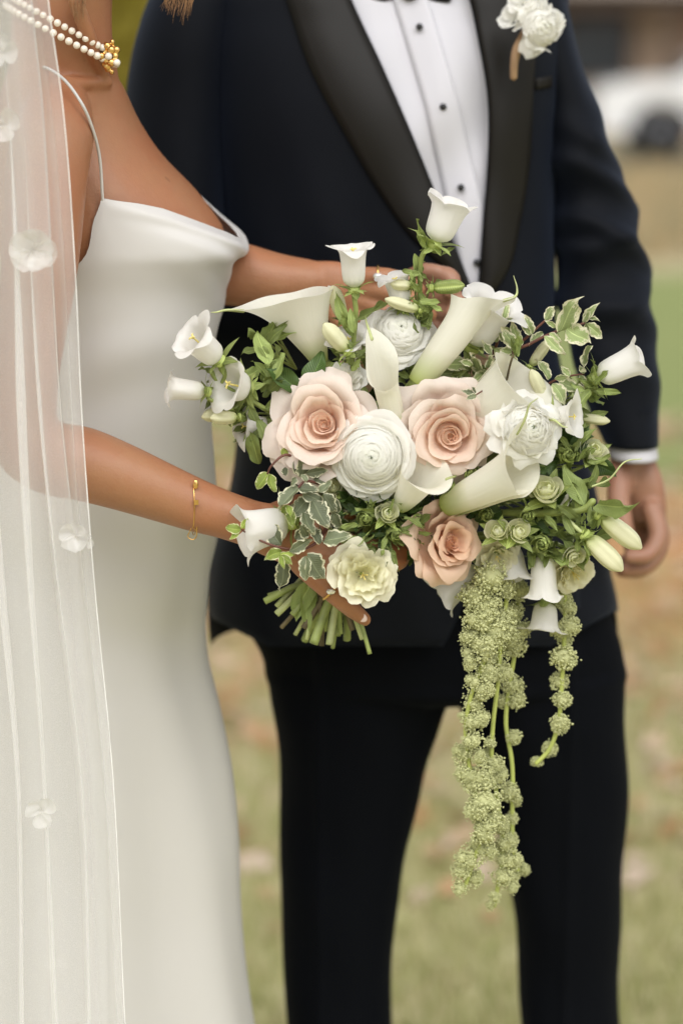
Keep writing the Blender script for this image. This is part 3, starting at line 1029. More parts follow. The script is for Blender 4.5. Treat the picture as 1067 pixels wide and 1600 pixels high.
# hand under the bride's fingers, behind the flowers
core += [ptube([(620, 470, 2.44, 33), (655, 466, 2.43, 38), (684, 462, 2.425, 34)], 20, flat=0.6),
         ptube([(672, 440, 2.415, 16), (695, 430, 2.40, 15), (708, 440, 2.392, 13), (700, 456, 2.39, 11)], 14),
         ptube([(682, 462, 2.415, 16), (706, 462, 2.40, 15), (716, 476, 2.392, 13), (704, 490, 2.39, 11)], 14),
         ptube([(680, 484, 2.415, 15), (704, 492, 2.402, 14), (712, 506, 2.395, 12.5), (700, 516, 2.393, 10.5)], 14),
         ptube([(668, 502, 2.418, 14), (690, 516, 2.408, 13), (697, 528, 2.402, 11), (688, 536, 2.40, 9.5)], 14),
         ptube([(640, 436, 2.43, 15), (662, 424, 2.41, 14), (684, 424, 2.40, 11)], 14)]
put('body', remesh('body', merge(*core), 0.0024, 6, M['skin_fair']), groom)
put('hair', mesh('hair', *ellipsoid_data(P(652, -352, 2.66), (0.082, 0.098, 0.105), 30, 18)[:2], M['hair_dark']), groom)

# ---- the bride
bride = empty('person', (P(190, 900, 2.42)[0], 2.42, 0), 'person in ivory satin slip dress and veil with pearl choker, holding the bouquet', 'person')
DT = [(240, -20, 268, 2.385, .10), (265, -18, 296, 2.385, .102), (300, -14, 330, 2.385, .105), (340, -10, 352, 2.385, .107), (376, -5, 377, 2.385, .108), (392, -2, 378, 2.385, .108), (412, 0, 366, 2.387, .107), (440, 5, 358, 2.39, .105), (480, 8, 350, 2.39, .102), (530, 8, 344, 2.39, .10),
      (590, 5, 340, 2.395, .098), (655, -2, 336, 2.40, .10), (720, -8, 340, 2.405, .103), (790, -18, 344, 2.41, .108), (850, -30, 342, 2.42, .114), (900, -42, 334, 2.425, .12), (970, -50, 323, 2.43, .124), (1020, -52, 327, 2.43, .125), (1090, -54, 343, 2.43, .126),
      (1200, -58, 364, 2.43, .126), (1300, -60, 375, 2.43, .127), (1400, -64, 379, 2.43, .13), (1490, -70, 387, 2.43, .135), (1600, -80, 403, 2.43, .14), (1850, -120, 445, 2.43, .17), (2060, -170, 490, 2.43, .21)]
TOP = np.array([(-180, 470), (-150, 466), (-128, 455), (-112, 428), (-101, 385), (-92, 335), (-84, 300), (-77, 304), (-66, 309), (-55, 317), (-45, 330), (-30, 350), (-15, 366), (0, 372), (12, 362), (25, 338), (40, 296), (54, 266), (62, 262), (75, 300), (100, 400), (150, 462), (180, 470)], float)


def dress_point(thd, s, out=0.0, bottom=2060):
    """thd in degrees, s in 0..1 from neckline to hem"""
    top = np.interp(thd, TOP[:, 0], TOP[:, 1])
    py = top + (bottom - top) * s ** 1.5
    r = sinterp(DT, py)
    a = P(r[..., 0], py, r[..., 2])
    b = P(r[..., 1], py, r[..., 2])
    cx, rx = (a[..., 0] + b[..., 0]) / 2, (b[..., 0] - a[..., 0]) / 2
    th = np.radians(thd)
    bust = np.exp(-((py - 385) / 70) ** 2)
    k = 1 + bust * (0.09 * np.exp(-((thd - 40) / 26) ** 2) + 0.10 * np.exp(-((thd + 38) / 26) ** 2) - 0.04 * np.exp(-((thd + 2) / 14) ** 2) * (py > 400))
    # draped folds of the soft neckline, and long shallow folds of the skirt
    cowl = 0.0
    for (c0, t0, w0, amp) in ((22, 0.55, 13, .0070), (58, 0.75, 20, .0050), (104, 0.8, 26, .003)):
        d = py - top - c0 * (0.45 + 0.55 * np.cos(np.radians(np.clip(thd + 12, -90, 90))) ** 2)
        cowl = cowl + amp * np.exp(-(d / w0) ** 2) * np.exp(-((thd + 12) / 62) ** 4)
    sk = 1.6 * np.clip((py - 680) / 500, 0, 1)
    fold = sk * (0.0035 * np.sin(np.radians(thd) * 5 + py / 420) + 0.002 * np.sin(np.radians(thd) * 9 - py / 300)) * (1 - 0.5 * np.exp(-(thd / 14) ** 2))
    waist = 0.0016 * np.exp(-((py - 560) / 90) ** 2) * np.sin((py + 0.9 * thd) / 23 + 0.6 * np.sin(thd / 14))
    hipf = 0.0025 * np.exp(-((py - 880) / 90) ** 2) * np.sin((py - 1.6 * thd) / 30)
    o = out + cowl + fold + waist + hipf
    c, sn = np.cos(th), np.sin(th)
    ry = r[..., 3]
    return np.stack([cx + (rx * k + o - 0.003) * c, r[..., 2] + (ry * k + o) * sn, a[..., 2]], -1)


nu, nv = 150, 190
TH, S = np.meshgrid(np.linspace(-180, 180, nu, endpoint=False), np.linspace(0, 1, nv), indexing='ij')
G = dress_point(TH, S)
Gi = dress_point(TH, S, -0.0016)
fo = grid_faces(nu, nv, True)
k = nu * nv
ff = [q for q in fo] + [tuple(i + k for i in reversed(q)) for q in fo] + [(i * nv, k + i * nv, k + ((i + 1) % nu) * nv, ((i + 1) % nu) * nv) for i in range(nu)]
dress = put('dress', mesh('dress', np.vstack([G.reshape(-1, 3), Gi.reshape(-1, 3)]), ff, M['satin']), bride)
a0 = dress_point(np.array(-83.5), np.array(0.0))
tube('strap', [a0 + (0, 0.001, -0.004), P(156, 245, 2.270), P(143, 195, 2.252), P(126, 158, 2.243), P(98, 122, 2.26), P(62, 103, 2.31), P(20, 112, 2.40), P(10, 180, 2.47)], 0.0014, M['satin'], dress, 8, 60)
b0 = dress_point(np.array(57.0), np.array(0.0))
tube('strap', [b0 + (0, 0, -0.004), P(236, 238, 2.485), P(190, 190, 2.49), P(140, 150, 2.49), P(100, 150, 2.49)], 0.0019, M['satin'], dress, 8, 40)

BT = [(70, 20, 172, 2.345, .05), (105, 15, 176, 2.352, .056), (135, 5, 193, 2.362, .066), (185, -2, 216, 2.378, .082), (240, -6, 252, 2.385, .092), (300, -8, 309, 2.385, .099), (330, -6, 332, 2.385, .101), (355, -4, 349, 2.385, .103), (390, 0, 350, 2.385, .098),
      (440, 10, 342, 2.39, .094), (520, 14, 332, 2.39, .090), (600, 12, 326, 2.395, .088), (700, 2, 328, 2.405, .093), (800, -10, 332, 2.415, .10), (900, -32, 322, 2.425, .11), (1000, -40, 312, 2.43, .113)]
parts = [loft_data(BT, np.linspace(70, 1000, 70), 44, 2.0),
         ptube([(100, 125, 2.352, 84), (97, 60, 2.338, 77), (98, -10, 2.332, 76), (105, -70, 2.33, 78)], 28, 24),
         ellipsoid_data(P(112, -185, 2.33), (0.078, 0.085, 0.112)), ellipsoid_data(P(160, -110, 2.33), (0.05, 0.05, 0.05)), ellipsoid_data(P(252, -160, 2.33), (0.02, 0.012, 0.02)),
         # collar bones and the neck's cords
         ptube([(168, 128, 2.322, 10), (135, 130, 2.304, 9), (90, 128, 2.280, 12)], 12), ptube([(163, 118, 2.318, 9), (140, 60, 2.288, 12), (118, 0, 2.272, 12)], 12),
         # far arm, through the groom's, and its hand
         
         ptube([(130, 210, 2.44, 48), (215, 280, 2.47, 50), (265, 370, 2.47, 52), (310, 414, 2.44, 52), (370, 428, 2.422, 50), (430, 438, 2.412, 43), (485, 440, 2.404, 34)], 22, 50),
         ptube([(480, 441, 2.404, 33), (520, 447, 2.396, 39), (560, 458, 2.392, 38)], 20, flat=0.5),
         ptube([(556, 432, 2.388, 15), (600, 432, 2.376, 14.5), (634, 440, 2.374, 13), (655, 452, 2.38, 10.5)], 14),
         ptube([(565, 450, 2.388, 15.5), (612, 458, 2.372, 15), (650, 474, 2.37, 13.5), (672, 492, 2.378, 11)], 14),
         ptube([(563, 470, 2.388, 15), (606, 488, 2.374, 14.5), (638, 512, 2.372, 13), (656, 532, 2.38, 10.5)], 14),
         ptube([(552, 486, 2.390, 13.5), (584, 514, 2.378, 13), (604, 542, 2.376, 11.5), (614, 562, 2.38, 9.5)], 14),
         ptube([(510, 470, 2.40, 16), (535, 506, 2.39, 15), (552, 540, 2.388, 12)], 14),
         # near arm
         ptube([(92, 158, 2.315, 46), (86, 205, 2.268, 60), (74, 270, 2.245, 63), (62, 420, 2.228, 59), (40, 590, 2.218, 52), (38, 676, 2.214, 56), (72, 712, 2.212, 58), (130, 725, 2.212, 58), (190, 745, 2.212, 53), (250, 768, 2.214, 47), (305, 789, 2.217, 42), (350, 804, 2.22, 38), (392, 818, 2.222, 37)], 30, 120),
         # hand around the stems: back of the hand to the camera
         ptube([(385, 816, 2.222, 37), (428, 830, 2.219, 43), (470, 845, 2.214, 45), (492, 852, 2.212, 41)], 26, 24, flat=0.52),
         ptube([(468, 882, 2.212, 16.5), (494, 904, 2.203, 17.5), (522, 928, 2.202, 16.5), (550, 952, 2.208, 14.5), (570, 968, 2.216, 11)], 16),
         ptube([(484, 868, 2.208, 17), (522, 890, 2.196, 17.5), (560, 908, 2.195, 16), (592, 910, 2.206, 13.5), (610, 902, 2.22, 11)], 16),
         ptube([(492, 850, 2.212, 17), (540, 866, 2.204, 17), (588, 878, 2.206, 16.5), (620, 878, 2.217, 15), (630, 868, 2.235, 12)], 16),
         ptube([(490, 834, 2.216, 17), (540, 848, 2.212, 17), (590, 858, 2.214, 16), (626, 860, 2.224, 14), (638, 856, 2.24, 11)], 16),
         ptube([(430, 806, 2.228, 22), (470, 790, 2.245, 19), (515, 790, 2.262, 16.5), (548, 800, 2.27, 13)], 16)]
me = remesh('body', merge(*parts), 0.0021, 7, M['skin_tan'])
put('body', me, bride)
v, f, _ = ellipsoid_data((0, 0, 0), (0.0042, 0.0013, 0.0064), 16, 8)
nl = put('nail', mesh('nail', v, f, M['nail']), bride, M=Matrix.Translation(Vector(P(564, 964, 2.2075))) @ Matrix.Rotation(math.radians(128), 4, 'Y') @ Matrix.Rotation(math.radians(-8), 4, 'X'))

# hair: crown and loose locks
put('hair', mesh('hair', *ellipsoid_data(P(85, -200, 2.345), (0.092, 0.10, 0.115), 30, 18)[:2], M['hair']), bride)
parts = []
for i in range(70):
    x0 = 255 + 45 * rng.random()
    y1 = 4 + 44 * rng.random() * (1 - abs(x0 - 283) / 40)
    Yh = 2.30 + 0.03 * rng.random()
    parts.append(ptube([(x0 - 60, -120, Yh, .5), (x0 - 8, -50, Yh, .55), (x0 + 6 * rng.random(), -10, Yh, .5), (x0 - 3 + 10 * (rng.random() - .5), y1, Yh, .15)], 4, 12, cap=False))
for i in range(26):
    x0 = 112 + 22 * rng.random()
    Yh = 2.262 + 0.008 * rng.random()
    parts.append(ptube([(x0 + 5, -90, Yh, .5), (x0 + 4, -40, Yh, .5), (x0, 0, Yh, .4), (x0 + 10 * (rng.random() - .3), 22 + 18 * rng.random(), Yh, .12)], 4, 10, cap=False))
v, f, uv = merge(*parts)
h = put('hair_lock', mesh('hair_lock', v, f, M['hair']), bride)
h['kind'] = 'stuff'

# veil of soft tulle with sewn-on fabric petals
def veil_mat():
    t = NT('tulle')
    co = t.n('TexCoord').outputs['Object']
    lw = t.n('LayerWeight', i_Blend=0.35)
    w = t.n('TexVoronoi', feature='DISTANCE_TO_EDGE')
    w.inputs['Scale'].default_value = 620
    t.l(co, w.inputs['Vector'])
    net = t.ramp(w.outputs['Distance'], [(0.02, (1, 1, 1, 1)), (0.16, (0, 0, 0, 1))])
    f = t.math('ADD', t.math('MULTIPLY', lw.outputs['Facing'], 0.36), 0.30)
    f = t.math('ADD', f, t.math('MULTIPLY', net, 0.03))
    d = t.n('BsdfDiffuse')
    d.inputs[0].default_value = (0.93, 0.92, 0.915, 1)
    tr = t.n('BsdfTranslucent')
    tr.inputs[0].default_value = (0.93, 0.92, 0.915, 1)
    m1 = t.n('MixShader', i_0=0.5)
    t.l(d.outputs[0], m1.inputs[1])
    t.l(tr.outputs[0], m1.inputs[2])
    tp = t.n('BsdfTransparent')
    m2 = t.n('MixShader')
    t.l(f, m2.inputs[0])
    t.l(tp.outputs[0], m2.inputs[1])
    t.l(m1.outputs[0], m2.inputs[2])
    return t.done(m2)


M['tulle'] = veil_mat()
VR = np.array([(-280, 60), (0, 76), (160, 98), (420, 118), (640, 128), (900, 147), (1200, 176), (1600, 196), (2060, 225)], float)


def veil_point(u, py, layer=0):
    xr = sinterp(VR, py)[..., 0]
    g = np.clip((py + 280) / 900, 0.25, 1)
    ph = 1.7 * layer
    x = -170 + (xr + 170) * u
    env = np.minimum(1, (1 - u) * 7)
    x = x + env * g * (24 * np.sin(2 * PI * 3.6 * u + ph + 0.35 * np.sin(py / 420)) + 3 * np.sin(2 * PI * 8.3 * u + 2 * ph + py / 700))
    Y = 2.135 + 0.014 * layer + g * env * (0.017 * np.cos(2 * PI * 3.6 * u + ph + 0.35 * np.sin(py / 420)) + 0.002 * np.cos(2 * PI * 8.3 * u + 2 * ph + py / 500)) + 0.06 * (1 - u) ** 2 * np.clip((py + 280) / 1200, 0, 1) * 0.2
    if layer:
        x = x - 26 - 10 * np.sin(py / 260)
    return P(x, py, Y)


U, T = np.meshgrid(np.linspace(0, 1, 170), np.linspace(-280, 2060, 90), indexing='ij')
veil = put('veil', mesh('veil', veil_point(U, T).reshape(-1, 3), grid_faces(170, 90), M['tulle']), bride)
put('veil_layer', mesh('veil_layer', veil_point(U, T, 1).reshape(-1, 3), grid_faces(170, 90), M['tulle']), veil)
pp = np.linspace(-280, 2060, 60)
tube('veil_hem', veil_point(np.full(60, 1.0), pp), 0.00045, simple('veil_thread', (0.8, 0.79, 0.77, 1), 0.6), veil, 6, 120, cap=False)
pp = np.linspace(-280, 2060, 60)
tube('veil_hem', veil_point(np.full(60, 1.0), pp, 1), 0.0005, M['satin'], veil, 6, 120, cap=False)
def sheer(m, a):
    t = m.node_tree
    out = [n for n in t.nodes if n.bl_idname == 'ShaderNodeOutputMaterial'][0]
    src = out.inputs[0].links[0].from_socket
    tp, mx = t.nodes.new('ShaderNodeBsdfTransparent'), t.nodes.new('ShaderNodeMixShader')
    mx.inputs[0].default_value = a
    t.links.new(src, mx.inputs[1])
    t.links.new(tp.outputs[0], mx.inputs[2])
    t.links.new(mx.outputs[0], out.inputs[0])
    return m


M['veil_petal'] = sheer(petal_mat('fabric_petal', (0.82, 0.80, 0.77, 1), (0.86, 0.845, 0.83, 1), (0.86, 0.845, 0.83, 1), 0.4), 0.52)
for (px, py, r, n, Yv, ph) in ((55, 390, 34, 8, 2.118, .3), (6, 195, 30, 3, 2.115, .9), (3, 80, 28, 3, 2.115, .2), (118, 836, 24, 4, 2.122, 2.6), (142, 842, 9, 2, 2.126, 0), (66, 1266, 25, 3, 2.118, 1.1), (88, 1492, 22, 3, 2.16, 2.0)):
    mm = mpp(Yv)
    for k in range(n):
        U, V = UVg(9, 8)
        ang = ph + 2 * PI * k / n + 0.35 * rng.random()
        w = np.sin(np.clip(V, 0, 1) * PI * 0.62 + 0.18) * 0.62
        lx = U * w * r * mm
        ly = V * r * mm * (0.8 + 0.35 * rng.random()) * (1 - 0.16 * U ** 2)
        lz = 0.010 * V ** 1.5 * (0.4 + rng.random()) + 0.004 * U ** 2 + 0.0015 * np.sin(4 * U + 5 * V + k)
        c, s = math.cos(ang), math.sin(ang)
        pt = P(px, py, Yv)
        G = np.stack([pt[0] + lx * c - ly * s, pt[1] - lz, pt[2] + lx * s + ly * c], -1)
        put('fabric_petal', mesh('fabric_petal', G.reshape(-1, 3), grid_faces(9, 8), M['veil_petal'], np.stack([U, V], -1).reshape(-1, 2)), veil)

# ---- jewellery
nk = empty('pearl_necklace', P(95, 60, 2.335), 'double strand pearl choker with gold flower clasp around the neck of the bride', 'necklace')
v, f, _ = ellipsoid_data((0, 0, 0), (1, 1, 1), 16, 10)
pearl_me = mesh('pearl', v, f, M['pearl'])
R_ = 82 * mpp(2.335)
for row, (dy, rr) in enumerate(((0, 0.0033), (15, 0.0035))):
    n = int(2 * PI * R_ / (rr * 2.02))
    for i in range(n):
        t = 2 * PI * i / n
        rx = 83 + (3 if row else 0)
        px = 96 + rx * math.cos(t)
        py = 39 + dy + 46 * math.cos(t) - (14 * math.sin(t) if t < PI else 0) - 4 * row * math.sin(t)
        Yp = 2.333 + 85 * mpp(2.335) * math.sin(t) + (0.004 if math.sin(t) > 0 else -0.0055)
        s = rr * (0.94 + 0.1 * rng.random())
        put('pearl', pearl_me, nk, M=Matrix.Translation(Vector(P(px, py, Yp))) @ Matrix.Scale(s, 4))
cl = []
for k in range(10):
    a = 2 * PI * k / 10
    r = 13 if k % 2 else 8
    cl.append(ellipsoid_data(P(172 + r * math.cos(a), 88 + 1.3 * r * math.sin(a), 2.296 - 0.002 * (k % 3)), (.0036, .003, .0036), 10, 6))
for x, y in ((166, 70), (178, 76), (163, 100), (168, 108), (175, 112), (182, 80), (176, 66)):
    cl.append(ellipsoid_data(P(x, y, 2.297), (.0024, .0024, .003), 8, 5))
v, f, uv = merge(*cl)
gc = remesh('clasp', (v, f), 0.0006, 1, M['gold'])
gc = put('clasp', gc, nk)
for x, y in ((183, 98), (170, 88)):
    put('clasp_pearl', mesh('clasp_pearl', *ellipsoid_data(P(x, y, 2.291), (.0034, .0034, .0034), 14, 9)[:2], M['pearl']), gc)

br = empty('gold_bracelet', P(303, 790, 2.215), 'thin gold chain bracelet around the near wrist of the bride', 'bracelet')
ring = []
for i in range(60):
    t = 2 * PI * i / 60
    ring.append(P(303 + 5 * math.sin(t) + (-4 if math.sin(t) > .6 else 0), 791 + 45 * math.cos(t), 2.2180 - 0.0258 * math.sin(t)))
ring = np.array(ring + ring[:1])
tube('chain', ring, 0.00055, M['gold'], br, 6, 240, cap=False)
put('tag', mesh('tag', *ellipsoid_data(P(306, 757, 2.197), (.0024, .0012, .0042), 16, 9)[:2], M['gold']), br)
b = P(307, 785, 2.190)
put('tag', mesh('tag', *box_data(b - (.002, .0006, .0022), b + (.002, .0006, .0022))[:2], M['gold'], smooth=False), br)
tube('safety_chain', [P(299, 826, 2.2), P(294, 838, 2.2), P(301, 843, 2.2), P(307, 838, 2.2), P(308, 822, 2.2)], 0.0005, M['gold'], br, 6, 30)


def finger_ring(px, py, Y, r, dirv, name, label, stone=0.002):
    o = empty(name, P(px, py, Y), label, 'ring')
    B = basis(dirv)
    th = np.linspace(0, 2 * PI, 25)
    pts = P(px, py, Y) + r * (np.cos(th)[:, None] * B[0] + np.sin(th)[:, None] * B[1])
    tube('band', pts, 0.0012, M['gold'], o, 8, 60, cap=False)
    put('stone', mesh('stone', *ellipsoid_data(P(px, py, Y) + np.array((0, -r - .0012, .0012)), (stone * 1.5, stone, stone), 10, 6)[:2], M['gem'], smooth=False), o)
    return o


finger_ring(517, 922, 2.202, 0.0107, V3(0.75, -0.66, 0), 'gold_ring', 'gold ring with clear stones on the finger gripping the green stems', 0.0028)
finger_ring(590, 432, 2.379, 0.0099, V3(1, 0, 0), 'diamond_ring', 'ring on the far hand of the bride resting on the tuxedo sleeve', 0.0032)

# ------------------------------------------------------------------ flowers of the bouquet
BIND = np.array(P(528, 878, 2.247))                      # where the stems cross inside the hand
ENDS = [(414, 940, 2.25), (432, 960, 2.24), (456, 962, 2.235), (474, 982, 2.238), (490, 1006, 2.222), (514, 1008, 2.226), (532, 990, 2.245), (550, 984, 2.25), (578, 1022, 2.235), (566, 998, 2.25),
        (500, 996, 2.25), (440, 980, 2.262), (520, 1012, 2.262), (462, 992, 2.268), (486, 980, 2.272), (542, 1000, 2.268), (560, 968, 2.262), (506, 984, 2.28), (476, 1000, 2.28), (530, 972, 2.285)]
_ends = [0]


def stem_to_bind(root, start, d, r=0.0026, mat=None, back=0.02, r0=None):
    """the flower's own stem: from the flower into the hand and out below it"""
    start = np.asarray(start, float)
    i = _ends[0]
    _ends[0] += 1
    e = ENDS[i % len(ENDS)] if i < 20 else (528 + 20 * rng.normal(), 905 + 8 * rng.normal(), 2.255)
    end = P(*e) + (rng.random(3) - 0.5) * (0.01 if i >= len(ENDS) else 0.001)
    off = (rng.random(3) - 0.5) * np.array((0.016, 0.014, 0.01))
    b = BIND + off + (end - BIND) * 0.12
    mid = start - np.asarray(d) * min(0.03, 0.25 * np.linalg.norm(start - b)) + np.array((0, 0.022, 0))
    mid2 = mid * 0.5 + b * 0.5 + np.array((0, back + 0.02, 0))
    m = mat or (M['stem'], M['pale_stem'], M['stem'], M['brown_stem'])[i % 4]
    rr = r * (1.35 if i in (4, 5) else 1)
    return tube('stem', [start, mid, mid2, b, b * 0.4 + end * 0.6, end], [r0 or r * .8, r * 1.0, r, rr, rr, rr], m, root, 9, 40, cap=False)


def petal_geo(th0, W, rb, rr, zb, zr, R, curl=0.0, edge=0.3, tip=0.0, wav=0.0, seed=0, nu=13, nv=11, pw=1.7, tuck=0.06, zp=1.25, narrow=0.35):
    """one petal in the flower's frame: wraps round the axis from base (rb, zb) to rim (rr, zr)"""
    U, V = UVg(nu, nv)
    h = 1 - edge * np.abs(U) ** 2.6 + tip * np.exp(-(U / 0.22) ** 2) + (0.30 * wav + 0.010) * np.sin(U * 5.2 + seed * 5.3) + (0.10 * wav + 0.005) * np.sin(U * 12.3 + seed * 2.9)
    ve = V * h
    th = th0 + W * U * (narrow + (1 - narrow) * np.sin(np.minimum(V * 1.25, 1) * PI / 2))
    rho = rb + (rr - rb) * (1 - np.clip(1 - ve, 0, 1) ** pw)
    z = zb + (zr - zb) * ve ** zp
    c = np.clip((ve - 0.68) / 0.32, 0, 1.2)
    cc = curl * (0.75 + 0.5 * U ** 2)
    rho = rho + cc * R * c ** 2
    z = z - np.abs(cc) * R * 0.75 * c ** 3 * (1 if curl > 0 else 0.2)
    rho = rho * (1 + tuck * U)
    s = seed * 1.7
    wv = wav * R * V ** 2 * (np.sin(U * 4.1 + s) * 0.6 + np.sin(U * 7.7 + 2.1 * s) * 0.4 + 0.35 * np.sin(U * 13 + s * 3))
    rho = rho + wv
    z = z + wav * R * V ** 2 * np.sin(U * 6.3 + 3.1 * s) * 0.7
    return np.stack([rho * np.cos(th), rho * np.sin(th), z], -1), np.stack([U, V], -1)


def add_petal(root, c, B, geo, mat, inner=0.0, name='petal', parent=None):
    L, uv = geo
    nu, nv = L.shape[:2]
    W = L.reshape(-1, 3) @ B + np.asarray(c)
    o = put(name, mesh(name, W, grid_faces(nu, nv), mat, uv.reshape(-1, 2)), parent or root)
    o['inner'] = float(inner)
    return o


def sepals(root, c, B, n, L, w, zb, spread, mat, curl=0.5, name='sepal', parent=None, base_r=0.15):
    for k in range(n):
        U, V = UVg(5, 8)
        th = 2 * PI * k / n + 0.3 * rng.random()
        wd = w * np.sin(np.clip(V * 0.86 + 0.14, 0, 1) * PI) ** 0.8 * (1 - 0.25 * V)
        sp = spread * (0.7 + 0.6 * rng.random())
        rho = base_r * L + L * V * math.sin(sp) + curl * L * V ** 2.5 * 0.4 - 0.25 * w * U ** 2
        z = zb + L * V * math.cos(sp) - curl * L * V ** 2.5 * 0.35
        x, y = rho * math.cos(th) - U * wd * math.sin(th), rho * math.sin(th) + U * wd * math.cos(th)
        add_petal(root, c, B, (np.stack([x, y, z], -1), np.stack([U, V], -1)), mat, 0, name, parent)


def rose(label, px, py, Y, Rp, face, mat, roll=0.0, n=24, group='roses in the bouquet', open_=1.0, seed=1, outer=7):
    R = Rp * mpp(Y)
    c = P(px, py, Y)
    root = empty('rose', c, label, 'rose', group)
    z = V3(*face)
    B = basis(z, roll)
    st = np.random.default_rng(seed)
    hv, hf, hu = ellipsoid_data((0, 0, -R * 0.24), (R * 0.28, R * 0.28, R * 0.24), 20, 10)
    o = put('added_core', mesh('added_core', hv @ B + c, hf, mat, hu + 0.8), root)  # solid core added inside the rose so its centre stays less dark
    o['inner'] = 1.0
    drift = st.normal(size=2) * 0.03 * R
    for k in range(n):
        f = k / (n - 1)
        th = roll + k * 2.3999 + 0.35 * st.normal()
        if f < 0.36:                                     # tight spiral heart, sunk in the cup
            g = f / 0.36
            rr = R * (0.035 + 0.17 * g) * open_
            W = math.radians(128 - 34 * g)
            zr = R * (0.10 + 0.05 * g) + 0.035 * R * st.normal()
            geo = petal_geo(th, W, rr * 0.72, rr, zr - R * 0.30, zr, R, 0.015 + 0.03 * g, 0.16 + 0.18 * st.random(), 0.06 * st.random(), 0.016, st.random() * 9, pw=1.9, tuck=0.20, nu=17, nv=11)
        else:                                            # opened cups with rims that roll out to soft points
            g = (f - 0.36) / 0.64
            rr = R * (0.29 + 0.38 * g) * open_ * (1 + 0.06 * st.normal())
            W = math.radians(84 - 24 * g + 7 * st.normal())
            zr = R * (0.30 - 0.14 * g ** 2) + 0.05 * R * st.normal()
            geo = petal_geo(th, W, rr * (0.40 - 0.25 * g), rr, zr - R * (0.56 + 0.25 * g), zr, R, 0.08 + 0.16 * g + 0.07 * st.random(), 0.24 + 0.14 * st.random(), 0.02 + 0.10 * st.random(), 0.020 + 0.026 * g, st.random() * 9, pw=2.1, tuck=0.08, nu=23, nv=15)
        L, uvp = geo
        L = L + np.array((*(drift * (1 - f)), 0))
        add_petal(root, c, B, (L, uvp), mat, max(0, 1 - f * 1.05))
    for k in range(outer):
        th = roll + 2 * PI * k / outer + 0.25 * st.normal()
        rr = R * (0.74 + 0.12 * st.random())
        zr = R * (0.03 - 0.16 * st.random() - 0.12 * (k % 2))
        add_petal(root, c, B, petal_geo(th, math.radians(46 + 12 * st.random()), R * 0.08, rr, -R * 0.6, zr, R, 0.22 + 0.20 * st.random(), 0.32 + 0.08 * st.random(), 0.12 * st.random(), 0.048, st.random() * 9, pw=2.0, tuck=0.05, nu=25, nv=16), mat, 0)
    sepals(root, c, B, 5, R * 0.55, R * 0.12, -R * 0.62, 1.5, M['sepal'])
    stem_to_bind(root, c - z * R * 0.55, z, 0.0032)
    return root


def ranunculus(label, px, py, Y, Rp, face, mat, n=52, roll=0.0, group='white ranunculus in the bouquet', seed=1, dome=0.55, closed=0.12, wav=0.02, centre=True, name='ranunculus', cat='ranunculus', stem=True, outer_open=0.25):
    R = Rp * mpp(Y)
    c = P(px, py, Y)
    root = empty(name, c, label, cat, group)
    z = V3(*face)
    B = basis(z, roll)
    st = np.random.default_rng(seed)
    for k in range(n):
        f = (k + 1) / n
        th = k * 2.3999 + 0.3 * st.normal()
        rr = R * (0.10 + 0.86 * f ** 0.85)
        W = math.radians(88 - 40 * f)
        zr = R * (dome * (1 - f ** 2.2) + 0.02 - 0.16 * f ** 3) + 0.012 * R * st.normal()
        curl = -closed * (1 - f) - 0.05 + outer_open * max(0, f - 0.7) / 0.3
        g_in = max(0.0, 1 - f / 0.8)
        add_petal(root, c, B, petal_geo(th, W, rr * (0.25 + 0.75 * min(1, g_in * 3)) if f < .8 else rr * .45, rr, zr - R * ((0.20 + 0.45 * f ** 2) if f < .8 else 0.10), zr, R, curl, 0.16 + 0.12 * f, 0.0, wav * (0.35 + f), st.random() * 9, nu=11, nv=9, pw=2.1, tuck=0.05), mat, max(0, 0.7 - 2.4 * f))
    hv, hf, hu = ellipsoid_data((0, 0, 0), (R * 0.74, R * 0.74, R * (dome - 0.08)), 22, 12)
    hu[:, 1] = 0.7
    put('added_core', mesh('added_core', hv @ B + c, hf, mat, hu), root)  # solid dome added under the rims: shallow, brighter gaps between petals
    if centre:
        cc = [ellipsoid_data(c + (np.array((0.055 * math.cos(a) * r, 0.055 * math.sin(a) * r, dome + 0.0 - 0.12 * r)) * R) @ B, (R * .022,) * 3, 6, 4) for r in (0, .7, 1.2) for a in np.linspace(0, 2 * PI, 7)[:-1]]
        v, f, uv = merge(*cc)
        o = put('centre', mesh('centre', v, f, M['green_centre']), root)
        o['kind'] = 'stuff'
    sepals(root, c, B, 5, R * 0.4, R * 0.12, -R * 0.55, 1.4, M['sepal'])
    if stem:
        stem_to_bind(root, c - z * R * 0.5, z, 0.0026)
    return root


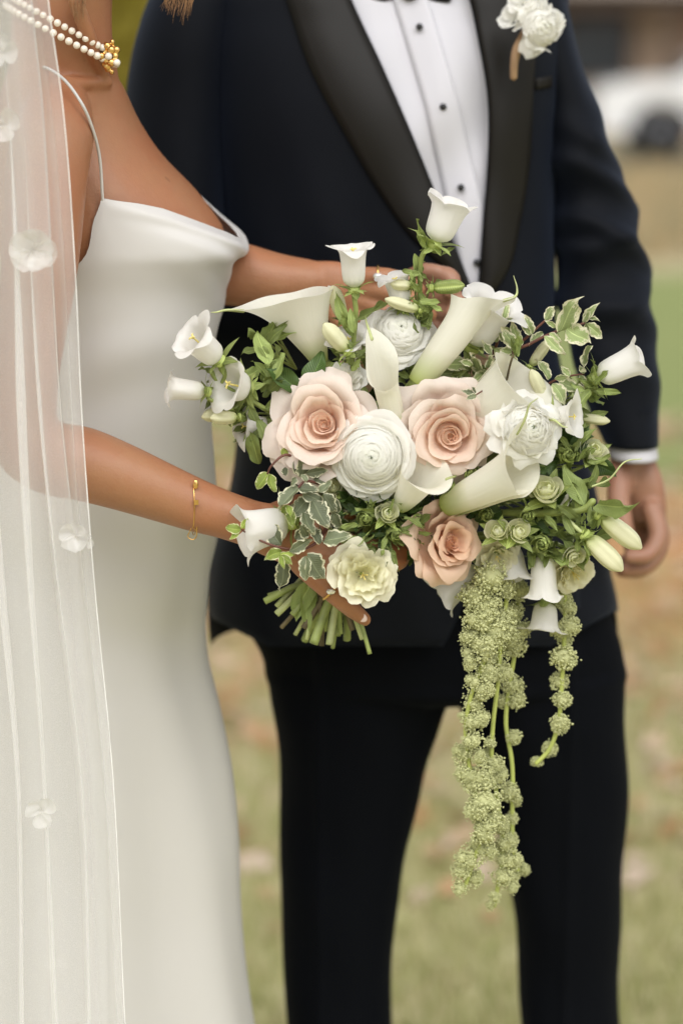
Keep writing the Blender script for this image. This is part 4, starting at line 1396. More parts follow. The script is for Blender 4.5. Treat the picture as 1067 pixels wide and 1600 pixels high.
def ruffle(label, px, py, Y, Rp, face, mat, n=22, roll=0.0, group='cream ruffled flowers in the bouquet', seed=1, name='ruffled_flower', stem=True, flat=0.35):
    """loose flower of wavy petals"""
    R = Rp * mpp(Y)
    c = P(px, py, Y)
    root = empty(name, c, label, 'flower', group)
    z = V3(*face)
    B = basis(z, roll)
    st = np.random.default_rng(seed)
    for k in range(n):
        f = (k + 1) / n
        th = k * 2.3999 + 0.4 * st.normal()
        rr = R * (0.22 + 0.70 * f ** 0.8)
        zr = R * (0.42 * (1 - f ** 1.5) + 0.05) + 0.05 * R * st.normal()
        add_petal(root, c, B, petal_geo(th, math.radians(56 - 14 * f), R * 0.04, rr, -R * flat, zr, R, 0.10 + 0.10 * f, 0.22, -0.05, 0.065, st.random() * 9, nu=17, nv=10, pw=1.6), mat, max(0, 0.6 - f))
    for k in range(4):
        a = 2 * PI * k / 4
        tube('stamen', [c, c + (np.array((0.10 * math.cos(a), 0.10 * math.sin(a), 0.42)) * R) @ B], [R * .012, R * .018], M['stamen'], root, 6, 5)
    sepals(root, c, B, 5, R * 0.45, R * 0.1, -R * flat, 1.3, M['sepal'])
    if stem:
        stem_to_bind(root, c - z * R * flat, z, 0.002)
    return root


def bud(label, px, py, Y, Rp, face, seed=1, green=False, roll=0.0, stem=True, n=10):
    """small half-open bud in green sepals"""
    R = Rp * mpp(Y)
    c = P(px, py, Y)
    root = empty('spray_bud', c, label, 'bud', 'small green-white buds in the bouquet')
    z = V3(*face)
    B = basis(z, roll)
    st = np.random.default_rng(seed)
    mat = M['sepal'] if green else M['bud_petal']
    hv, hf, hu = ellipsoid_data((0, 0, -R * 0.10), (R * 0.36, R * 0.36, R * 0.36), 14, 8)
    o = put('added_core', mesh('added_core', hv @ B + c, hf, mat, hu + 0.7), root)  # solid core added to keep the bud's middle from becoming a dark hole
    for k in range(n):
        f = (k + 1) / n
        th = k * 2.3999 + 0.3 * st.normal()
        rr = R * (0.16 + 0.68 * f ** 0.9)
        zr = R * (0.56 - 0.22 * f ** 2) + 0.05 * R * st.normal()
        add_petal(root, c, B, petal_geo(th, math.radians(100 - 36 * f), rr * (0.8 - 0.5 * f), rr, zr - R * (0.35 + 0.6 * f), zr, R, -0.20 + (0.0 if green else 0.30 * f), 0.30, 0.06, 0.04, st.random() * 9, nu=13, nv=9, pw=2.2, tuck=0.12), mat, max(0, 0.9 - f))
    sepals(root, c, B, 5, R * (1.5 if not green else 1.1), R * 0.34, -R * 0.75, 0.75, M['sepal'], 0.5, base_r=0.12)
    if stem:
        stem_to_bind(root, c - z * R * 0.7, z, 0.0013, M['stem'])
    return root


def calla(label, base, mouth, Rp, tip, seed=1, r0=9, flare=0.35, lip=0.62, roll_in=0.10, tail=0.0, wrap=1.12, tailpt=None, back=1.0, stem_col=None, bend=0.0, wave=0.02, pexp=1.5, v0=0.0):
    """trumpet spathe. base, mouth = (px, py, Y); tip = direction (right, up, towards) the long lip points to; tailpt = the thin tip"""
    b, m = P(*base), P(*mouth)
    Ym = mouth[2]
    R = Rp * mpp(Ym)
    ax = m - b
    Lh = np.linalg.norm(ax)
    ax = ax / Lh
    t = V3(*tip)
    t = t - ax * (t @ ax)
    t /= np.linalg.norm(t)
    s = np.cross(ax, t)
    root = empty('calla_lily', b, label, 'calla lily', 'calla lilies in the bouquet')
    nu, nv = 61, 26
    U, V = UVg(nu, nv)
    ph = PI * wrap * U
    lipf = ((1 + np.cos(ph)) / 2)
    tm = lip + (1 - lip) * lipf ** back                       # how far up the axis the rim lies here
    tv = V * tm
    r = r0 * mpp(Ym) + (R - r0 * mpp(Ym)) * np.clip(tv, 0, 1) ** pexp
    r = r * (1 + roll_in * U)
    e = np.clip((V - 0.66) / 0.34, 0, 1)
    al = 2.5 * e ** 1.3 * (0.55 + 0.45 * lipf)
    q = flare * R * (0.55 + 0.45 * np.sin(2 * ph + seed))
    r = r + q * (1 - np.cos(al))
    z = tv * Lh * (1 - 0.08 * e) + q * np.sin(al) * 0.8 - q * 0.5 * e + wave * R * e * np.sin(5 * ph + seed)
    X = b + ax * z[..., None] + t * (r * np.cos(ph))[..., None] + s * (r * np.sin(ph))[..., None]
    X = X + t * (bend * R * (z / Lh) ** 2)[..., None]
    if tailpt is not None:
        tp = P(*tailpt)
        i0 = nu // 2
        rim = X[i0, -1].copy()
        wgt = np.exp(-(np.abs(U) / 0.19) ** 1.4) * np.clip((V - 0.4) / 0.6, 0, 1) ** 2.0
        X = X + wgt[..., None] * (tp - rim) * 0.5
        rim2 = X[i0, -1].copy()
    o = put('spathe', mesh('spathe', X.reshape(-1, 3), grid_faces(nu, nv), M['calla'], np.stack([U, v0 + (1 - v0) * V], -1).reshape(-1, 2)), root)
    o['inner'] = 0.0
    if tailpt is not None:
        q = (rim2 + tp) / 2 + t * 0.15 * np.linalg.norm(tp - rim2)
        tl = X[i0, -4]
        tube('tail', [tl, rim2, q, tp], [0.0016, 0.0012, 0.0008, 0.0003], M['pale_stem'], root, 6, 24)
    tube('spadix', [b + ax * Lh * 0.12, b + ax * Lh * 0.36 + t * R * .1], [r0 * mpp(Ym) * .45, r0 * mpp(Ym) * .35], M['stamen'], root, 10, 8)
    stem_to_bind(root, b + ax * 0.004, ax, 0.0036, M['stem'], r0=min(r0, 17) * mpp(Ym) * 0.93)
    return root


def bell(parent, c0, face, L, R, mat=None, roll=0.0, seed=1, closed=0.0, name='bell', flare=1.0, style=True, sep=True):
    """campanula bell from its base point; a part with sub-parts"""
    c = np.asarray(c0, float)
    z = V3(*face)
    B = basis(z, roll)
    nu, nv = 60, 22
    U, V = UVg(nu, nv, 0, 1, endpoint=False)
    V = np.linspace(0, 1, nv)[None, :].repeat(nu, 0)
    th = 2 * PI * U
    lob = np.abs(np.cos(2.5 * th))                            # 1 at lobe centre
    st = np.random.default_rng(seed)
    vp = np.array([0, .06, .15, .35, .6, .8, .9, 1.0])
    if closed:
        rp = np.array([0.05, .32, .45, .52, .55, .48, .34, .08])
    else:
        rp = np.array([0.05, .42, .58, .64, .68, .76, .86, .96 + .12 * flare])
    r = np.interp(V, vp, rp)
    rs = r.copy()
    for _ in range(2):
        rs[:, 1:-1] = (rs[:, :-2] + rs[:, 1:-1] * 2 + rs[:, 2:]) / 4
    r = rs
    e = np.clip((V - 0.74) / 0.26, 0, 1)
    wob = 0.02 * np.cos(10 * th) * V + 0.05 * np.sin(2 * th + st.random() * 6) + 0.03 * np.sin(3 * th + st.random() * 6)
    if closed:
        r = r * (1 + 0.06 * np.cos(5 * th + 1) + wob * .5)
        zz = L * V
    else:
        r = r * (1 + 0.05 * (lob - 0.6) * (1 - e)) + e ** 2 * flare * (0.30 * lob ** 0.8 - 0.03) * (1 + 0.5 * np.sin(th + seed))
        r = r * (1 + wob * V)
        zz = L * (V - 0.13 * e * (1 - lob ** 0.7)) - L * 0.19 * flare * e ** 4 * lob * (0.7 + 0.5 * np.sin(2 * th + seed * 2))
    X = np.stack([R * r * np.cos(th), R * r * np.sin(th), zz], -1)
    W = X.reshape(-1, 3) @ B + c
    o = put(name, mesh(name, W, grid_faces(nu, nv, True), mat or (M['closed_bud'] if closed else M['bell']), np.stack([U * 2 - 1, V], -1).reshape(-1, 2)), parent)
    o['inner'] = 0.0
    if style and not closed:
        tube('style', [c + z * L * .1, c + z * L * .78], [R * .05, R * .04], M['stamen'], o, 6, 6)
        for k in range(3):
            d = B[0] * math.cos(k * 2.09) + B[1] * math.sin(k * 2.09)
            tube('stigma', [c + z * L * .78, c + z * L * .84 + d * R * .1, c + z * L * .83 + d * R * .19], [R * .05, R * .045, R * .03], M['stamen'], o, 6, 6)
    if sep:
        put('calyx', mesh('calyx', *ellipsoid_data(c - z * R * .12, (R * .34, R * .34, R * .26), 14, 8, B)[:2], M['sepal']), o)
        sepals(parent, c, B, 5, R * (1.0 if not closed else .8), R * 0.26, -R * 0.12, 1.0, M['sepal'], 0.8, parent=o, base_r=0.22)
        sepals(parent, c, B, 5, R * .5, R * 0.24, -R * 0.15, 2.0, M['sepal'], 0.5, parent=o, base_r=0.3)
    return o


# leaves: a few shared meshes per kind
def leaf_mesh(name, mat, wr, curl, foldk, wave, seed, tipw=0.75, serr=0.0, nu=9, nv=14):
    U, V = UVg(nu, nv)
    w = wr * np.sin(np.clip(V, 0, 1) ** tipw * PI) ** 0.85
    w = np.maximum(w, 0.012)
    if serr:
        w = w * (1 + serr * (np.abs(((V * 9 + seed) % 1) - 0.5) - 0.25) * 2)
    s = seed * 2.3
    x = U * w
    y = V.copy()
    z = foldk * np.abs(U) * w * 1.2 + curl * (V ** 2) * 0.5 + wave * (np.sin(V * 9 + s + U * 1.6) * np.abs(U) ** 1.3 * 0.5 + 0.35 * np.sin(V * 5 + s) * U)
    y = y - abs(curl) * 0.22 * V ** 3
    x = x + 0.08 * np.sin(V * 3.3 + s) * V
    return mesh(name, np.stack([x, y, z], -1).reshape(-1, 3), grid_faces(nu, nv), mat, np.stack([U, V], -1).reshape(-1, 2))


LEAF = {}
for kind, mat, wr, serr in (('variegated', 'variegated', .28, .30), ('pale', 'pale_variegated', .24, .24), ('young', 'young_variegated', .27, .08), ('green', 'leaf', .17, .06), ('dark', 'dark_leaf', .26, 0), ('soft', 'soft_leaf', .19, .1), ('narrow', 'leaf', .085, 0), ('darknarrow', 'dark_leaf', .11, 0)):
    LEAF[kind] = [leaf_mesh('leaf', M[mat], wr * (0.9 + .2 * rng.random()), cu, fo, wv, sd, serr=serr)
                  for sd, (cu, fo, wv) in enumerate(((-.25, .25, .12), (.30, .2, .16), (-.55, .35, .14), (.12, .45, .2), (-.1, -.15, .2)))]


def leaf(parent, kind, b, e, facing=None, width=1.0, var=None):
    """leaf from world point b to e"""
    b, e = np.asarray(b, float), np.asarray(e, float)
    d = e - b
    L = np.linalg.norm(d)
    y = d / L
    f = V3(*(facing if facing is not None else (0.5 * rng.normal(), 0.35 + 0.5 * rng.normal(), 1.0)))
    z = f - y * (f @ y)
    if np.linalg.norm(z) < 1e-3:
        z = np.cross(y, (1, 0, 0))
    z /= np.linalg.norm(z)
    x = np.cross(y, z)
    mt = Matrix.Translation(Vector(b)) @ Matrix(np.stack([x * L * width, y * L, z * L], 1).tolist()).to_4x4()
    k = rng.integers(len(LEAF[kind])) if var is None else var
    return put('leaf', LEAF[kind][int(k)], parent, M=mt)


def px_leaves(root, kind, Y, items):
    """items: (bx, by, ex, ey[, width])"""
    for it in items:
        bx, by, ex, ey = it[:4]
        w = it[4] if len(it) > 4 else 1.0
        y0 = Y + 0.004 * rng.normal()
        dl = mpp(Y) * math.hypot(ex - bx, ey - by)
        leaf(root, kind, P(bx, by, y0), P(ex, ey, y0 + dl * (0.35 * rng.normal() - 0.15)), width=w * 0.92)


def sprig(name, label, cat, path, r, mat, group=None, seg=7):
    p = np.array([P(*q) for q in path])
    root = empty(name, p[0], label, cat, group)
    tube('stem', p, r, mat, root, seg, 8 * len(p))
    return root

# ------------------------------------------------------------------ the bouquet, flower by flower
rose('blush rose with open spiral centre, at the near side above the gripping hand', 499, 661, 2.192, 87, (-0.08, 0.34, 1), M['blush'], 0.6, seed=3)
rose('blush rose between the small rolled calla and the pair of crossed callas, partly behind them', 699, 680, 2.198, 86, (0.05, 0.05, 1), M['blush'], 2.2, seed=8)
rose('deeper peach rose at the lower edge above the hanging amaranth', 704, 846, 2.197, 66, (0.62, 0.22, 0.9), M['peach'], 1.3, n=20, seed=5, open_=0.92)
rose('small peach rose tucked behind the large white calla on the tuxedo side', 752, 588, 2.262, 40, (0.25, 0.5, 1), M['peach'], .3, n=14, seed=11, outer=5)
rose('pale tan rose mostly hidden behind the upright rolled calla', 578, 552, 2.285, 48, (-0.35, 0.5, 1), M['peach'], .9, n=14, seed=12, outer=6)

ranunculus('largest white ranunculus with tight round layers and green eye, beside the blush rose', 581, 713, 2.182, 66, (-0.05, 0.08, 1), M['white_petal'], 72, 0.4, seed=4, dome=0.42)
ranunculus('white ranunculus with dark green eye, upper one behind the rolled calla', 624, 520, 2.250, 52, (0.12, 0.62, 1), M['white_petal'], 46, 1.2, seed=7, dome=0.5, closed=0.2, wav=0.055, outer_open=0.45)
ranunculus('white ranunculus under the wide calla, crossed by thin calla tails', 822, 672, 2.176, 56, (0.35, 0.35, 1), M['white_petal'], 34, 2.0, seed=9, dome=0.55, wav=0.10, closed=0.08, outer_open=0.4)
ruffle('cream ruffled flower below the hand, over the gold ring', 566, 898, 2.178, 56, (0.12, 0.10, 1), M['cream_petal'], 20, 0.3, seed=2)
ruffle('cream ruffled flower at the lower tuxedo side above the single amaranth strand', 893, 893, 2.245, 44, (0.45, -0.5, 1), M['cream_petal'], 24, 0.8, seed=6)
ruffle('cream ruffled flower squeezed beside the deep peach rose', 775, 868, 2.225, 38, (0.1, -0.2, 1), M['cream_petal'], 16, 1.8, seed=10)
ruffle('white ruffled flower peeping over the top of the open blush rose', 542, 592, 2.232, 34, (0.05, 0.7, 1), M['white_petal'], 14, 1.0, seed=13, group='white filler flowers in the bouquet')
ruffle('white filler flower between leaves at the near side, under the green eyed ranunculus', 538, 778, 2.24, 26, (-0.3, 0.1, 1), M['white_petal'], 10, .5, seed=14, group='white filler flowers in the bouquet')
ruffle('white filler flower behind the pale green spray buds on the tuxedo side', 868, 778, 2.235, 34, (0.3, 0.2, 1), M['white_petal'], 12, .2, seed=15, group='white filler flowers in the bouquet')

calla('large calla with long thin tail pointing at the dress, top of the bouquet', (500, 566, 2.250), (451, 440, 2.245), 70, (-1, 0.75, 0.25), 1, 13, 0.10, 0.80, 0.05, tailpt=(330, 488, 2.235), pexp=1.15)
calla('tall narrow calla leaning towards the tuxedo lapel', (652, 600, 2.228), (768, 446, 2.232), 31, (1, 0.1, 0.35), 2, 16, 0.62, 0.78, -0.06, tailpt=(802, 431, 2.235), pexp=0.62)
calla('upright rolled calla with open throat in the middle of the bouquet', (618, 664, 2.212), (588, 530, 2.186), 21, (-0.35, 0.2, -1), 3, 17, 0.5, 0.52, 0.12, tailpt=(571, 494, 2.21), pexp=0.45, wave=0.05, back=1.5)
calla('small calla with curled open mouth between white ranunculus and blush rose', (624, 792, 2.196), (668, 722, 2.168), 38, (1, -0.05, 0.25), 4, 13, 0.4, 0.76, 0.10, tailpt=(712, 742, 2.16), pexp=0.75)
calla('widest calla spreading over the white ranunculus on the tuxedo side', (752, 650, 2.226), (832, 590, 2.206), 60, (0.75, 0.15, 0.6), 5, 32, 0.28, 0.84, 0.06, tailpt=(886, 668, 2.168), pexp=0.5, back=0.8, v0=0.34)
calla('calla lying low across the greenery with green base and thin tail', (698, 790, 2.205), (838, 722, 2.150), 38, (0.35, 0.8, 0.45), 6, 19, 0.42, 0.76, -0.08, tailpt=(840, 622, 2.140), pexp=0.75, back=0.7)

# bell flower stems
def cstem(label, path, r=0.0024):
    return sprig('bellflower_stem', label, 'bellflower', path, r, M['stem'], 'white bellflower stems in the bouquet')


a = cstem('bellflower stem reaching over the dress with three white bells', [(520, 800, 2.26), (470, 690, 2.25), (430, 650, 2.235), (385, 622, 2.225), (345, 600, 2.22), (330, 580, 2.22)])
tube('stem', [P(385, 622, 2.225), P(360, 640, 2.215), P(325, 622, 2.212)], 0.0018, M['stem'], a, 7)
tube('stem', [P(345, 600, 2.22), P(352, 585, 2.215), P(344, 560, 2.215)], 0.0018, M['stem'], a, 7)
tube('stem', [P(430, 650, 2.235), P(425, 590, 2.24), P(415, 545, 2.245), P(425, 500, 2.25)], 0.002, M['stem'], a, 7)
bell(a, P(342, 562, 2.212), (-0.55, 0.55, 0.42), 40 * 1.9 * mpp(2.2), 33 * mpp(2.2), seed=1)
bell(a, P(322, 612, 2.208), (-1, 0.12, 0.12), 66 * mpp(2.2), 25 * mpp(2.2), seed=2)
bell(a, P(385, 606, 2.215), (-0.85, 0.28, 0.62), 44 * mpp(2.2), 38 * mpp(2.2), seed=3, flare=0.7, roll=.5)
bell(a, P(372, 652, 2.215), (-1, 0.0, 0.2), 44 * mpp(2.2), 20 * mpp(2.2), seed=4, closed=1)
bell(a, P(362, 640, 2.23), (-0.9, -0.2, 0.3), 50 * mpp(2.2), 20 * mpp(2.2), seed=14, closed=1)
bell(a, P(425, 668, 2.24), (-0.9, 0.1, 0.4), 60 * mpp(2.2), 26 * mpp(2.2), seed=15)
px_leaves(a, 'green', 2.225, [(425, 598, 395, 560), (428, 596, 440, 548, 1.3), (420, 560, 398, 522), (418, 540, 440, 505, 1.2), (412, 640, 470, 612, 1.1), (428, 610, 470, 592, 1.2), (355, 598, 372, 640), (378, 622, 345, 648), (345, 612, 318, 640), (352, 640, 362, 668), (410, 655, 392, 690), (440, 660, 455, 690), (425, 520, 455, 500), (345, 590, 310, 575, .8), (335, 590, 320, 600, .9)])
px_leaves(a, 'soft', 2.222, [(415, 600, 440, 555, 1.2), (420, 570, 405, 515, 1.2), (402, 655, 425, 700), (388, 632, 400, 668), (370, 628, 380, 596)])
leaf(a, 'green', P(388, 672, 2.222), P(405, 735, 2.22), (-.5, 0, 1), 1.25, 2)
leaf(a, 'green', P(420, 668, 2.222), P(388, 690, 2.22), (-.2, .6, 1), 1.2, 0)

b = cstem('bellflower stem with one upright white bell over the large calla', [(560, 760, 2.27), (548, 620, 2.255), (552, 540, 2.235), (556, 490, 2.228), (553, 458, 2.226)])
bell(b, P(553, 450, 2.226), (-0.03, 1, 0.12), 74 * mpp(2.22), 29 * mpp(2.22), seed=5, flare=1.2)
bell(b, P(542, 548, 2.225), (-0.62, 0.75, 0.2), 58 * mpp(2.22), 25 * mpp(2.22), seed=6, closed=1)
bell(b, P(535, 498, 2.245), (-0.3, 1, 0.1), 55 * mpp(2.22), 22 * mpp(2.22), seed=16, closed=1)
bell(b, P(548, 560, 2.25), (-0.1, 0.9, 0.5), 46 * mpp(2.22), 28 * mpp(2.22), seed=17)
px_leaves(b, 'green', 2.225, [(552, 520, 512, 450, .8), (552, 525, 535, 490), (556, 500, 605, 474, .8), (550, 550, 520, 545), (549, 555, 528, 568), (550, 560, 575, 540), (552, 545, 532, 520)])
px_leaves(b, 'soft', 2.22, [(553, 520, 545, 480), (549, 572, 540, 545), (549, 580, 566, 560)])

c = cstem('bellflower stem with nodding white bell in front of the shirt', [(640, 640, 2.27), (652, 560, 2.265), (655, 490, 2.255), (656, 440, 2.25), (658, 405, 2.245), (668, 388, 2.24), (682, 382, 2.238)])
bell(c, P(680, 378, 2.238), (0.34, 0.9, 0.1), 74 * mpp(2.23), 37 * mpp(2.23), seed=7, flare=0.25, style=False)
bell(c, P(642, 446, 2.24), (-0.9, 0.1, 0.3), 34 * mpp(2.23), 16 * mpp(2.23), seed=8, closed=1)
bell(c, P(676, 450, 2.24), (0.95, 0.1, 0.2), 50 * mpp(2.23), 20 * mpp(2.23), M['sepal'], seed=9, closed=1)
bell(c, P(655, 484, 2.24), (-0.9, 0.3, 0.2), 58 * mpp(2.23), 17 * mpp(2.23), seed=10, closed=1)
bell(c, P(628, 476, 2.25), (-0.25, 0.95, 0.1), 52 * mpp(2.23), 27 * mpp(2.23), seed=18, flare=1.1)
px_leaves(c, 'green', 2.24, [(662, 392, 648, 336, .7), (668, 388, 690, 400, .9), (690, 398, 716, 380, .7), (656, 430, 622, 420), (657, 425, 672, 440), (655, 470, 690, 478), (655, 500, 685, 470, 1.1), (655, 495, 640, 462), (656, 458, 640, 440), (654, 520, 640, 500), (652, 470, 672, 492)])
px_leaves(c, 'soft', 2.238, [(645, 438, 640, 420), (660, 440, 650, 420), (662, 470, 690, 492, .8), (668, 388, 655, 360)])

d = cstem('bellflower stem on the sleeve side with one white bell pointing at the tuxedo cuff', [(760, 720, 2.28), (850, 660, 2.262), (905, 630, 2.25), (928, 605, 2.24)])
bell(d, P(932, 590, 2.238), (0.88, 0.42, 0.1), 82 * mpp(2.23), 33 * mpp(2.23), seed=11, flare=0.35, style=False)
bell(d, P(905, 652, 2.25), (1, -0.12, 0.1), 48 * mpp(2.23), 15 * mpp(2.23), seed=12, closed=1)
bell(d, P(862, 652, 2.215), (0.9, 0.1, 0.5), 46 * mpp(2.22), 26 * mpp(2.22), seed=13, flare=1.2)
bell(d, P(852, 628, 2.245), (-0.4, 0.85, 0.2), 60 * mpp(2.22), 19 * mpp(2.22), seed=21, closed=1)
bell(d, P(828, 572, 2.262), (0.55, 0.8, 0.1), 52 * mpp(2.22), 17 * mpp(2.22), seed=22, closed=1)
px_leaves(d, 'green', 2.235, [(925, 600, 925, 560, 1.2), (928, 600, 955, 580, .9), (925, 610, 950, 622, .8), (922, 610, 895, 650, 1.3), (915, 620, 885, 642, 1.2), (925, 605, 905, 590), (930, 610, 972, 618, .8), (880, 650, 905, 672)])
px_leaves(d, 'soft', 2.235, [(915, 612, 890, 598), (905, 632, 870, 655, 1.3), (895, 645, 935, 672, .8)])

e = cstem('bellflower stem with two closed cream buds in front of the hanging hand', [(740, 800, 2.265), (820, 802, 2.225), (880, 800, 2.205), (912, 795, 2.198), (925, 784, 2.196)], 0.0034)
tube('stem', [P(905, 797, 2.20), P(930, 800, 2.198), P(938, 806, 2.198)], 0.0018, M['stem'], e, 7)
tube('stem', [P(880, 806, 2.205), P(900, 825, 2.20), P(916, 838, 2.198)], 0.002, M['pale_stem'], e, 7)
bell(e, P(938, 806, 2.198), (0.78, -0.62, 0.1), 82 * mpp(2.2), 29 * mpp(2.2), seed=19, closed=1)
bell(e, P(916, 838, 2.197), (0.72, -0.68, 0.15), 78 * mpp(2.2), 30 * mpp(2.2), seed=20, closed=1)
px_leaves(e, 'soft', 2.195, [(932, 788, 998, 790, 1.0), (912, 790, 878, 722, 1.15), (935, 800, 975, 800, .9), (930, 795, 948, 838, .6), (922, 790, 920, 825, .7)])
px_leaves(e, 'green', 2.20, [(900, 810, 870, 790), (880, 806, 900, 840), (905, 800, 898, 772), (870, 803, 890, 780), (905, 830, 895, 865, 1.1), (910, 840, 925, 868), (850, 803, 870, 830), (830, 803, 815, 780), (890, 820, 905, 855), (925, 838, 905, 850), (935, 805, 920, 830)])
tube('tendril', [P(925, 760, 2.2), P(952, 748, 2.2), P(975, 722, 2.2), P(1002, 717, 2.2)], [.001, .0009, .0007, .0004], M['pale_stem'], e, 6, 30)

f_ = cstem('bellflower stem with two white bells hanging under the bouquet', [(720, 800, 2.28), (800, 830, 2.25), (838, 845, 2.238), (848, 862, 2.236)])
tube('stem', [P(838, 845, 2.238), P(850, 900, 2.262), P(850, 935, 2.262)], 0.0018, M['stem'], f_, 7)
bell(f_, P(848, 866, 2.23), (0.02, -1, 0.12), 76 * mpp(2.22), 31 * mpp(2.22), seed=23, flare=0.55)
bell(f_, P(852, 940, 2.262), (-0.08, -1, 0.2), 52 * mpp(2.24), 30 * mpp(2.24), seed=24, flare=0.9)
px_leaves(f_, 'green', 2.225, [(845, 862, 828, 885), (846, 860, 870, 850), (840, 850, 822, 846), (850, 862, 838, 838, 1.2), (850, 860, 868, 870), (850, 935, 868, 925), (870, 830, 895, 850), (872, 850, 890, 872, 1.2)])

g_ = cstem('bellflower stem with white bells tipping down beside the peach rose', [(660, 800, 2.28), (740, 850, 2.262), (752, 880, 2.255)])
bell(g_, P(748, 888, 2.252), (-0.8, -0.55, 0.1), 84 * mpp(2.24), 36 * mpp(2.24), seed=25, flare=0.6)
bell(g_, P(795, 852, 2.245), (0.15, -1, 0.3), 62 * mpp(2.24), 32 * mpp(2.24), seed=26, flare=0.6)
px_leaves(g_, 'green', 2.25, [(750, 880, 770, 900), (752, 878, 735, 862), (765, 860, 790, 850)])

h_ = cstem('white bellflower behind the tall narrow calla, by the tuxedo front', [(700, 640, 2.285), (735, 560, 2.275), (742, 530, 2.268)])
bell(h_, P(738, 538, 2.262), (0.42, 0.85, 0.3), 88 * mpp(2.25), 44 * mpp(2.25), seed=27, flare=0.9)
px_leaves(h_, 'green', 2.27, [(735, 560, 760, 590), (735, 560, 715, 590), (728, 600, 715, 640)])

i_ = cstem('white bellflower pressed against the gripping wrist under the variegated leaves', [(500, 800, 2.23), (462, 812, 2.2), (445, 818, 2.193)])
bell(i_, P(450, 815, 2.192), (-0.92, -0.18, 0.25), 82 * mpp(2.2), 44 * mpp(2.2), seed=28, flare=0.35, style=False)

# small green-white buds
bud('cream bud opening above the tuxedo cuff, among dark leaves', 926, 706, 2.225, 27, (0.35, 0.7, 0.8), 1)
bud('cream bud with green spiral beside the low calla mouth', 853, 768, 2.195, 32, (-0.1, 0.75, 0.8), 2)
bud('round cream bud beside the deep peach rose', 778, 830, 2.192, 23, (-0.2, 0.55, 0.9), 3)
bud('paired cream bud next to the round one, closer to the sleeve side', 810, 832, 2.19, 25, (0.3, 0.4, 0.9), 4)
bud('cream bud with green spiral under the small curled calla', 605, 803, 2.184, 22, (0.2, 0.45, 0.9), 5)
bud('pale green bud at the lower edge of the largest ranunculus, by variegated leaves', 520, 762, 2.198, 18, (-0.1, 0.4, 1), 6)
bud('closed green bud beside the small cream bud under the largest ranunculus', 571, 810, 2.19, 17, (-0.2, 0.3, 1), 7, True)
bud('closed green bud hanging below the small cream bud', 618, 834, 2.19, 19, (0.2, -0.3, 1), 8, True)
bud('closed green bud touching the leaf edge of the deep peach rose', 655, 812, 2.195, 15, (0.2, 0.1, 1), 9, True)
bud('closed green bud between the lower blush petals and the low calla', 738, 738, 2.198, 17, (0.1, 0.2, 1), 10, True)
bud('closed green bud just under the blush rose, next to the small calla lip', 700, 760, 2.197, 15, (-0.1, 0.0, 1), 11, True)
bud('closed green bud above the paired cream buds', 824, 806, 2.195, 16, (0.1, 0.1, 1), 12, True)
bud('green bud in dark leaves beside the white ranunculus edge', 887, 710, 2.215, 19, (0.1, 0.3, 1), 13, True)
bud('closed green bud above the hanging white bell', 845, 850, 2.205, 20, (0.0, 0.0, 1), 14, True)
bud('green bud over the cream ruffled flower on the sleeve side', 897, 868, 2.215, 22, (0.2, -0.3, 1), 15)
bud('green bud in the shadow of the low calla, over the peach rose', 760, 805, 2.21, 15, (0.0, 0.2, 1), 16, True)

# variegated sprays at the near side
v1 = sprig('variegated_sprig', 'variegated sprig with reddish stem pointing at the bracelet wrist', 'leaf sprig', [(520, 800, 2.235), (500, 842, 2.19), (472, 858, 2.178), (440, 856, 2.172), (410, 846, 2.17), (378, 828, 2.17)], [.0016, .0015, .0013, .0012, .001, .0008], M['red_stem'], 'variegated sprigs in the bouquet')
px_leaves(v1, 'variegated', 2.168, [(440, 852, 406, 812, 1.05), (452, 862, 490, 842, .95), (460, 842, 492, 818, 1.0), (480, 865, 510, 908, 1.15), (478, 868, 476, 912, .85), (505, 846, 548, 832, 1.1), (445, 876, 437, 924, 1.1), (480, 840, 470, 812, .8), (500, 850, 482, 820)])
px_leaves(v1, 'young', 2.166, [(377, 828, 350, 824, 1.3), (378, 826, 388, 810, 1.3), (375, 830, 358, 844, .9), (440, 862, 412, 874, 1.3), (438, 866, 462, 866, 1.1), (440, 868, 455, 882, 1.2), (438, 868, 444, 890, .9)])
v2 = sprig('variegated_sprig', 'variegated sprig drooping below the open blush rose', 'leaf sprig', [(530, 760, 2.24), (490, 735, 2.205), (458, 714, 2.185), (442, 712, 2.18), (424, 728, 2.178), (418, 740, 2.178)], [.0016, .0015, .0013, .0012, .001, .0008], M['red_stem'], 'variegated sprigs in the bouquet')
px_leaves(v2, 'young', 2.175, [(420, 738, 398, 766, 1.2), (421, 740, 428, 770, 1.2), (440, 712, 452, 698, 1.5)])
px_leaves(v2, 'variegated', 2.182, [(458, 722, 476, 748, 1.5), (470, 716, 480, 750, 1.6), (446, 730, 446, 745, 1.4), (478, 740, 515, 735, .9), (490, 750, 525, 742, 1.0)])
v3 = sprig('variegated_sprig', 'densest variegated sprig, leaves overlapping the gripping hand', 'leaf sprig', [(545, 780, 2.24), (510, 760, 2.195), (480, 752, 2.178), (466, 762, 2.174), (456, 782, 2.172), (450, 798, 2.172)], [.0016, .0015, .0013, .0012, .001, .0008], M['red_stem'], 'variegated sprigs in the bouquet')
px_leaves(v3, 'variegated', 2.17, [(466, 764, 498, 762, 1.2), (474, 770, 510, 790, 1.1), (466, 762, 434, 800, 1.0), (484, 778, 452, 806, 1.25), (488, 782, 516, 824, 1.2), (505, 772, 528, 802, 1.1), (515, 770, 530, 812, .9), (480, 752, 470, 740, 1.3), (520, 800, 532, 830), (498, 770, 520, 752), (474, 800, 490, 838), (462, 745, 455, 760, 1.4)])
